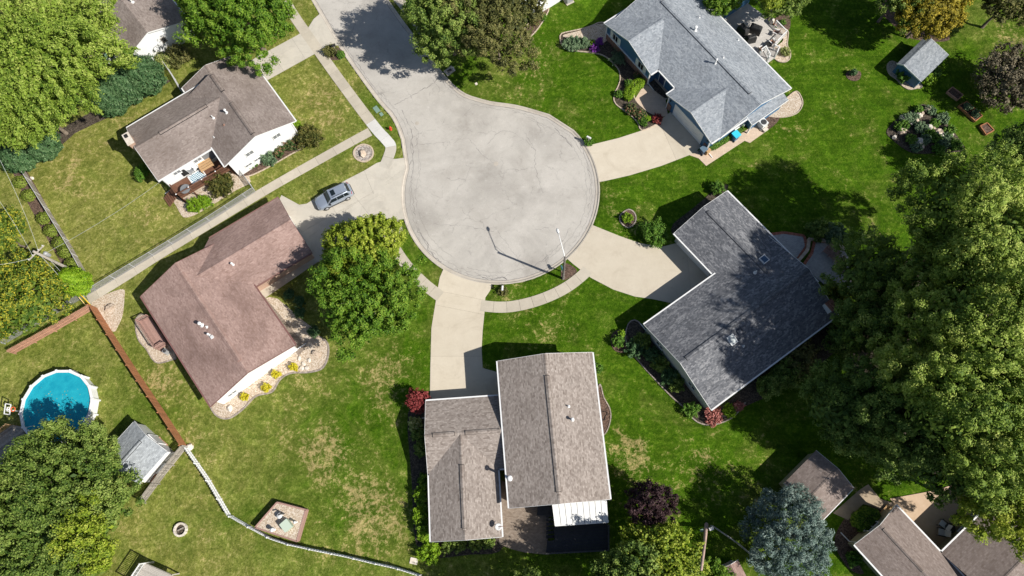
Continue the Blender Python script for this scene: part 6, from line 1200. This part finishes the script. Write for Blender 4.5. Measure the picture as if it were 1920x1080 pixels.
# ---------------------------------------------------------------- white patio of the blue house
z = .35; F = h5; q5 = PL([(1345, 30), (1396, 2), (1432, 28), (1446, 44), (1471, 67), (1451, 90), (1457, 97), (1453, 107), (1440, 117), (1425, 108)], z); t = thing('patio_deck', 'pale grey patio deck with white railings behind the blue house', 'deck', (*q5[0], 0))
bd = unit(q5[1] - q5[0]); nn = np.array([-bd[1], bd[0]]); vals = [x @ nn for x in q5]
for i in range(int((max(vals) - min(vals)) / .15)):
    a = min(vals) + i * .15; cp = clip(clip(q5, nn * (a + .004), nn, 0), nn * (a + .146), -nn, 0)
    if len(cp) > 2: MB().prism(cp, z - .04, z).build('board', MT['deckgrey'], t)
MB().prism([x * .99 + sum(q5) / len(q5) * .01 for x in q5], .0, z - .05).build('base', MT['deckgrey'], t)
railing(t, PL([(1452, 48), (1471, 67), (1450, 89)], z), z, .95, MT['white'], .15); railing(t, PL([(1449, 93), (1457, 97), (1453, 107)], z), z, .95, MT['white'], .15); railing(t, PL([(1424, 101), (1432, 95), (1440, 110), (1438, 116)], z), z, .95, MT['white'], .15)
a, b = P2(1357, 38, 0), P2(1402, 8, 0); pw = thing('privacy_screen', 'blue privacy screen with white cap at the top of the patio', 'screen', (*a, 0)); MB().bar(zq(a, .95), zq(b, .95), .08, 1.9).build('screen_panel', MT['bluesiding'], pw); MB().bar(zq(a, 1.93), zq(b, 1.93), .16, .06).build('screen_cap', MT['white'], pw)
rzu = math.atan2(F['u'][1], F['u'][0])
grill('black covered grill on the white patio, nearest the roof edge', 1394, 55, z, rzu, s=1.15); grill('black covered grill on the white patio, middle one', 1417, 54, z, rzu + .5, s=1.25); grill('black covered grill on the white patio, lowest one', 1408, 72, z, rzu + 1.2, s=1.05)
chair('white patio chair with brown cushion in the railing corner', 1454, 60, z, 2.6, MT['deckpink'], MT['white']); chair('patio chair with brown cushion by the white rail gap', 1448, 78, z, 2.2, MT['fencepink'], MT['white']); chair('patio chair with brown cushion next to the roof edge', 1428, 92, z, .6, MT['fencepink'], MT['white']); round_table('small dark table on the white patio by the chairs', 1442, 83, z, .4, .5, MT['black'])
p = P(1446, 42, .4); ob = MB().lathe((p[0], p[1], .35), [(.2, 0), (.32, .1), (.3, .45), (.22, .6), (.26, .62)], 12).build('flower_pot', MT['palestone'], None, True); tag(ob, 'pale urn at the patio corner by the mulch', 'flower pot')
p = P(1453, 46, .2); ob = MB().blob((p[0], p[1], .2), (.2, .2, .16), 4).build('pumpkin', M('pumpkin', (.60, .16, .03)), None, True); tag(ob, 'orange pumpkin at the patio corner', 'pumpkin')
# ---------------------------------------------------------------- bins, units and clutter at the blue house
def bin_(label, px, py, body, lidm, rz, s=1.0):
    c = P(px, py, .5) * [1, 1, 0]; t = thing('wheeled_bin', label, 'bin', c); a = np.array([math.cos(rz), math.sin(rz), 0]); b = np.array([-a[1], a[0], 0]); m = MB()
    for z_, k in ((0.06, .24), (1.0, .31)): m.add([c + a * k * s * i + b * k * 1.1 * s * j + UP * z_ * s for i, j in ((-1, -1), (1, -1), (1, 1), (-1, 1))])
    for i in range(4): j = (i + 1) % 4; m.face([i, j, 4 + j, 4 + i])
    m.face([3, 2, 1, 0]); m.build('bin_body', body, t); MB().obox(c + UP * 1.04 * s, a, b, UP, .36 * s, .38 * s, .04).build('lid', lidm, t); MB().obox(c - a * .38 * s + UP * .98 * s, a, b, UP, .03, .3, .03).build('handle', body, t)
    for j in (-1, 1): MB().tube([c - a * .25 * s + b * j * .26 * s + UP * .1, c - a * .25 * s + b * j * .33 * s + UP * .1], .1, 10).build('wheel', MT['black'], t)
bin_('bright blue recycling bin on the tan side path', 1378, 257, M('bin_blue', (.02, .12, .26), rough=.4), M('bin_lid_blue', (.05, .55, .72), rough=.4), .6, 1.15); bin_('dark blue bin at the garage corner of the blue house', 1318, 283, M('bin_navy', (.02, .06, .12), rough=.4), M('bin_lid_grey', (.12, .18, .24), rough=.4), .6)
p = P(1327, 285, .4); ob = MB().box((p[0], p[1], .4), (.5, .3, .8), .6); ob.box((p[0], p[1], .82), (.58, .38, .05), .6); ob = ob.build('planter_box', MT['tanwood'], None); tag(ob, 'upright tan planter box at the garage corner', 'planter')
def aircon(label, px, py, mat, rz, s=.85):
    c = P(px, py) ; t = thing('air_conditioner', label, 'air conditioner', c); MB().box(c + UP * .05, (s + .25, s + .25, .1), rz).build('pad', MT['walk'], t); MB().box(c + UP * .5, (s, s, .8), rz).build('cabinet', mat, t); MB().lathe(c + UP * .9, [(s * .42, 0), (s * .42, .03), (s * .1, .05)], 16).build('fan_grille', MT['darkmetal'], t)
aircon('white air conditioner by the blue wall and mulch', 1428, 236, MT['pipewhite'], .6); aircon('grey air conditioner on a pad at the top white wall', 1066, 2, MT['steel'], .5); aircon('pale blue meter unit beside the mauve deck', 316, 661, MT['steel'], .9, .45)
p = P(1393, 232, .5); ob = MB().blob((p[0], p[1], .35), (.35, .3, .35), 9, jit=.25).build('garden_bag', MT['white'], None); tag(ob, 'white sack at the end of the clipped hedge', 'sack'); p = P(1395, 222, .5); ob = MB().blob((p[0], p[1], .4), (.3, .45, .4), 10, jit=.2).build('covered_mower', M('mower_red', (.35, .04, .04), rough=.5), None); tag(ob, 'red covered machine against the blue side wall', 'machine')
p = P(1435, 243, .2); ob = MB().box((p[0], p[1], .15), (.6, .4, .3), .6).build('storage_crate', MT['palestone'], None); tag(ob, 'pale crate at the end of the side path', 'crate')
# dish on a tripod at the top wall
p = P(1018, 28); d = thing('satellite_dish', 'grey dish on a ground pole before the white wall at the top', 'satellite dish', p); MB().tube([p, p + UP * 1.5], .035, 8).build('mast', MT['steel'], d, True); MB().lathe(p + UP * 1.6, [(.02, -.02), (.25, .03), (.42, .12), (.4, .13), (.02, .0)], 16).build('dish', MT['pipewhite'], d, True); MB().tube([p + UP * 1.6, p + np.array([.6, -.1, 1.85])], .02, 6).build('feed_arm', MT['steel'], d)
# ---------------------------------------------------------------- back of the beige house: white canopy, charcoal deck, steps, pavers
tagged(sheet('patio', PL([(940, 900), (1030, 950), (1026, 1040), (985, 1036), (960, 1030), (936, 1020)]), -.05, .03, MT['brownpaver']))
zc_ = 3.0; q = [P(1036, 946, zc_ + .25), P(1138, 938, zc_ + .25), P(1141, 979, zc_ - .1), P(1041, 986, zc_ - .1)]; t = thing('patio_canopy', 'white corrugated patio canopy at the back of the beige house', 'canopy', q[3] * [1, 1, 0])
for i in range(9):
    f0, f1 = i / 9 + .004, (i + 1) / 9 - .004; A_ = q[0] + (q[1] - q[0]) * f0; B_ = q[0] + (q[1] - q[0]) * f1; C_ = q[3] + (q[2] - q[3]) * f1; D_ = q[3] + (q[2] - q[3]) * f0; m = MB(); n = m.add([A_, B_, C_, D_, A_ - UP * .06, B_ - UP * .06, C_ - UP * .06, D_ - UP * .06])
    for f_ in ((0, 1, 2, 3), (7, 6, 5, 4), (0, 4, 5, 1), (1, 5, 6, 2), (2, 6, 7, 3), (3, 7, 4, 0)): m.face([n + k for k in f_])
    m.build('roof_panel', MT['white'], t)
MB().bar(q[3] - UP * .06, q[2] - UP * .06, .1, .16).build('fascia', MT['white'], t); MB().bar(q[0] - UP * .03, q[3] - UP * .03, .08, .14).build('fascia', MT['white'], t)
for x in (q[3], q[2], (q[2] + q[3]) / 2): MB().box((x[0], x[1] + .1, x[2] / 2 - .1), (.12, .12, x[2] - .25)).build('post', MT['white'], t)
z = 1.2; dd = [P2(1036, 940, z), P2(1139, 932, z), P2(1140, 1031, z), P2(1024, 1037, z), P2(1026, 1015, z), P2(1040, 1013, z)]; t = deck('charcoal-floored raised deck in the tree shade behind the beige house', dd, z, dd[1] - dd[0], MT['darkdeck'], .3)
for k in range(6): a = P2(1024, 967 + k * 8, 1.1 - .17 * k); MB().bar(zq(a, 1.1 - .17 * k), zq(a + np.array([1.0, .08]), 1.1 - .17 * k), .3, .05).build('step', MT['darkdeck'], t)
MB().box(zq(P2(1022, 958, 1.1), .55), (1.6, 1.0, 1.1), -.09).build('landing', MT['darkdeck'], t); railing(t, [dd[3], dd[2], P2(1140, 985, z)], z, .9, MT['darkmetal'], .2)
hs = [P2(1131, 778) + np.array([math.cos(a), math.sin(a) * 1.3]) * (.35 + .1 * math.sin(3 * a)) for a in np.linspace(0, 12, 50)]; ob = MB().tube([zq(p, .06 + .0008 * i) for i, p in enumerate(hs)], .025, 6, False).build('garden_hose', MT['black'], None, True); tag(ob, 'coiled dark garden hose in the mulch beside the beige house', 'hose')
# ---------------------------------------------------------------- paved patio of the charcoal-roofed house
z = .12; pa = PL([(1440, 440), (1470, 436), (1508, 442), (1512, 462), (1496, 485)], z); pb = PL([(1508, 495), (1522, 475), (1528, 450), (1555, 455), (1575, 460), (1590, 480), (1600, 540), (1560, 545), (1530, 520)], z)
for nm, pg in (('patio', pa), ('patio', pb)):
    o = sheet(nm, pg, -.05, z, MT['paver']); tagged(o); ln = resample([np.asarray(x) for x in pg[:5] if True] , .22); src = None
    for a, b in zip(ln, ln[1:]):
        if src is None: src = proto(MB().box((0, 0, 0), (.2, .32, .08)), 'border_brick', MT['redpaver'])
        d = b - a; inst(src, zq((a + b) / 2, z - .02), (0, 0, math.atan2(d[1], d[0])), o, name='border_brick')
w1 = resample(PL([(1497, 489), (1515, 468), (1518, 446), (1545, 450), (1572, 456), (1585, 468)], .4), .4); t = thing('garden_wall', 'low tan stone seat wall around the paved patio', 'wall', (*w1[0], 0)); src = None
for a, b in zip(w1, w1[1:]):
    if src is None: src = proto(MB().box((0, 0, 0), (.385, .34, .4)), 'stone', MT['stone'])
    d = b - a; inst(src, zq((a + b) / 2, .2), (0, 0, math.atan2(d[1], d[0])), t, name='stone')
for i, (x, y, rz) in enumerate([(1552, 471, .4), (1563, 481, .2), (1573, 490, -.2), (1588, 515, -.4)]): chair(['leftmost', 'second', 'third', 'rightmost'][i] + ' mauve-brown slatted garden chair on the paved patio', x, y, z, rz + 3.6, MT['deckpink'], group='garden chairs on the paved patio', name='garden_chair', s=1.25)
# ---------------------------------------------------------------- lower right patio furniture
for i, (x, y) in enumerate([(1768, 983), (1766, 998)]): chair(['upper', 'lower'][i] + ' grey chair in the shaded tan patio corner', x, y, .08, 2.4 + i * .5, MT['pipewhite'], MT['darkmetal'], group='grey chairs of the lower right patio', s=1.15)
round_table('small dark table in the shaded tan patio corner', 1782, 990, .08, .5, .6, MT['darkmetal']); grill('covered barbecue in the corner of the tan patio', 1800, 972, .08, .8, s=.9)
p = P(1617, 992, .8); ob = MB().lathe((p[0], p[1], 0), [(.06, 0), (.06, .9), (.2, .95), (.24, 1.1), (.18, 1.25), (.03, 1.32)], 14).build('lantern', MT['pipewhite'], None, True); tag(ob, 'white globe lantern beside the cream gable', 'lantern')
for i, (x, y) in enumerate([(1656, 958), (1662, 962)]):
    p = P(x, y); ob = MB().box((p[0], p[1], .15 + .1 * i), (1.5, .35, .2 + .2 * i), .8).build('step', MT['tanwood'], None); tag(ob, ['lower', 'upper'][i] + ' tan timber step at the cream house side', 'step')
# ---------------------------------------------------------------- raised planters on the right lawn
def planter(label, pts, mat, soil, plants=0, div=False):
    q_ = PL(pts, .3); t = thing('raised_planter', label, 'planter', (*q_[0], 0))
    for a, b in zip(q_, q_[1:] + q_[:1]): MB().bar(zq(a, .17), zq(b, .17), .1, .34).build('board', mat, t)
    MB().prism([x * .96 + sum(q_) / 4 * .04 for x in q_], 0, .24).build('soil', soil, t)
    if div: MB().bar(zq((q_[0] + q_[3]) / 2, .17), zq((q_[1] + q_[2]) / 2, .17), .08, .3).build('board', mat, t)
    if plants:
        R = np.random.default_rng(plants)
        for k in (.27, .73):
            e = crown(R, zq((q_[0] * (1 - k) + q_[3] * k + q_[1] * (1 - k) + q_[2] * k) / 2, .4), (.5, .5, .3), 25, .06, .15); leaves('seedlings', *e[:5], LM['sage'], t)
planter('empty raised planter nearest the blue shed', [(1776, 172), (1786, 163), (1806, 178), (1796, 187)], MT['fencepink'], MT['mulch']); planter('double raised planter with green seedlings', [(1798, 198), (1813, 190), (1842, 217), (1829, 227)], MT['fenceboard'], MT['darksoil'], 3, True); planter('lowest raised planter with bare soil on the right lawn', [(1838, 236), (1851, 230), (1864, 244), (1849, 252)], MT['fenceboard'], MT['mulch'])
# rocks of the rock garden, boulders in the gravel beds
def rock(label, px, py, r, seed, mat='palestone', group=None, h=.6):
    p = P(px, py); o = MB().blob((0, 0, 0), (r, r * random.uniform(.6, .95), r * h), seed, 9, 6, .2).build('rock', MT[mat], None); o.location = (p[0], p[1], r * h * .45); o.rotation_euler = (0, 0, seed); tag(o, label, 'rock', group); return o
for i, (x, y) in enumerate([(1676, 258), (1690, 224), (1722, 218), (1728, 214), (1740, 242), (1746, 243), (1736, 238), (1758, 250), (1762, 254), (1753, 257), (1708, 232), (1714, 228), (1706, 264), (1728, 277), (1722, 268), (1738, 206), (1782, 252), (1690, 247)]): rock('pale limestone rock among the junipers of the rock garden', x, y, .3 + .26 * ((i * 37) % 10) / 10, i + 1, 'stone' if i % 2 else 'palestone', group='rocks of the rock garden', h=.9)
rock('brown boulder in the middle of the gravel ring', 681, 288, .55, 30, 'stone'); rock('flat tan boulder in the gravel bed below the red roof', 594, 663, .55, 31, 'stone'); rock('grey boulder in the gravel wedge by the fence corner', 207, 578, .6, 32, 'stone'); rock('low stone at the left end of the gravel bed below the red roof', 432, 766, .4, 33, 'palestone'); rock('white rock on the lawn by the upper left slatted fence', 61, 334, .3, 34)
for i, (x, y) in enumerate([(562, 672), (570, 682), (576, 690), (580, 676), (566, 690)]): rock('pale flat stone heap in the right end of the gravel bed', x, y, .28, 36 + i, group='pale stones in the gravel bed')
p = P(335, 851); ob = rock('white rounded stone at the end of the cedar fence', 357, 838, .4, 45)
# ---------------------------------------------------------------- raised gravel bed at the picket fence
z = .85; q = PL([(478, 989), (519, 942), (573, 956), (556, 1015)], z); t = thing('raised_gravel_bed', 'raised gravel bed walled with pinkish timber beside the picket fence', 'planter', (*q[0], 0)); MB().prism(q, 0, z - .05).build('gravel_fill', MT['gravel'], t)
for a, b in zip(q, q[1:] + q[:1]):
    for k in range(5): MB().bar(zq(a, .1 + .165 * k), zq(b, .1 + .165 * k), .16, .155).build('timber', MT['deckpink'], t)
p = P(540, 985, z); g = thing('utility_cabinet', 'pale green utility cabinet on the raised gravel bed', 'cabinet', (p[0], p[1], z)); MB().box((p[0], p[1], z + .3), (.95, .85, .7), 2.3).build('body', M('pale_green', (.38, .46, .36)), g); MB().box((p[0], p[1], z + .67), (1.03, .93, .06), 2.3).build('lid', M('pale_green_lid', (.48, .56, .46)), g)
for i, (x, y, s) in enumerate([(514, 993, .22), (556, 979, .14)]): p = P(x, y, z); ob = MB().lathe((p[0], p[1], z - .05), [(s * .7, 0), (s * .7, .55), (s, .6), (s, .72), (s * .3, .8)], 12).build('vent_pipe', MT['white'], None, True); tag(ob, ['larger white vent pipe on the raised gravel bed', 'smaller white vent pipe on the raised gravel bed'][i], 'pipe')
p = P(526, 967, z); g = thing('hand_pump', 'grey garden pump with white bowl on the raised gravel bed', 'pump', (p[0], p[1], z)); MB().lathe((p[0], p[1], z - .05), [(.25, 0), (.22, .3), (.3, .4), (.28, .45)], 12).build('bowl', MT['pipewhite'], g, True); MB().tube([(p[0] + .35, p[1] + .2, z), (p[0] + .35, p[1] + .2, z + .9), (p[0] + .1, p[1] + .1, z + .95)], .08, 8).build('pump_column', MT['darkmetal'], g, True)
c = P(340, 993); t = thing('fire_pit', 'round stone fire pit on the lower left lawn', 'fire pit', c)
for i in range(14): a = 2 * math.pi * i / 14; MB().box(c + np.array([.62 * math.cos(a), .62 * math.sin(a), .15]), (.2, .26, .3), a).build('stone', MT['palestone'], t)
MB().lathe(c, [(.5, 0), (.5, .06), (.1, .09)], 14).build('ash_bed', MT['darksoil'], t); MB().bar(c + np.array([-.3, -.1, .15]), c + np.array([.3, .2, .2]), .12, .12).build('log', MT['greyboard'], t)
# ---------------------------------------------------------------- lumber and pipes between shed and weathered fence
for i, (x0, y0, x1, y1, m_, lab) in enumerate([(292, 876, 262, 908, 'white', 'white board leaning along the pale grey shed'), (294, 874, 266, 906, 'tanwood', 'orange-tan board beside the pale grey shed'), (297, 872, 270, 903, 'white', 'outer white board beside the pale grey shed'), (302, 866, 286, 886, 'tanwood', 'short tan plank near the shed gutter'), (307, 870, 293, 888, 'steel', 'grey pipe by the weathered fence, upper'), (311, 868, 296, 887, 'steel', 'grey pipe by the weathered fence, lower')]):
    a, b = P(x0, y0, .5 + .05 * i), P(x1, y1, .5 + .05 * i); ob = MB().bar(a, b, .14, .06).build('plank' if m_ != 'steel' else 'metal_pipe', MT[m_], None); tag(ob, lab, 'plank' if m_ != 'steel' else 'pipe')
for i in range(3): a, b = P(284 + i * 3, 905 - i * 12, .2), P(300 + i * 3, 880 - i * 12, .2); ob = MB().bar(a, b, .16, .4).build('lumber_rack', MT['deckbrown'], None); tag(ob, ['lowest', 'middle', 'upper'][i] + ' dark timber rack beam beside the shed', 'timber')
for i, (x, y) in enumerate([(300, 828), (306, 832)]): p = P(x, y, .1); ob = MB().box((p[0], p[1], .08), (1.0, .5, .12), 2.2 + .3 * i).build('paving_slab_stack', MT['fencepink'], None); tag(ob, ['upper', 'lower'][i] + ' loose pinkish slab at the shed corner', 'slab')
# ---------------------------------------------------------------- deck at the bottom edge, lower left
z = 1.6; q = [P2(272, 1056, z), P2(322, 1078, z), P2(312, 1112, z), P2(244, 1098, z)]; t = deck('pale weathered deck with white rails at the bottom edge, left', q, z, q[1] - q[0], M('pale_deck', (.36, .33, .29), (.48, .44, .39), 5, .9, .3, rnd=.1)); railing(t, [q[3], q[0]], z, 1.0, MT['white'], .16)
q = [P2(242, 1052, 1.2), P2(262, 1061, 1.2), P2(246, 1096, 1.2), P2(226, 1086, 1.2)]
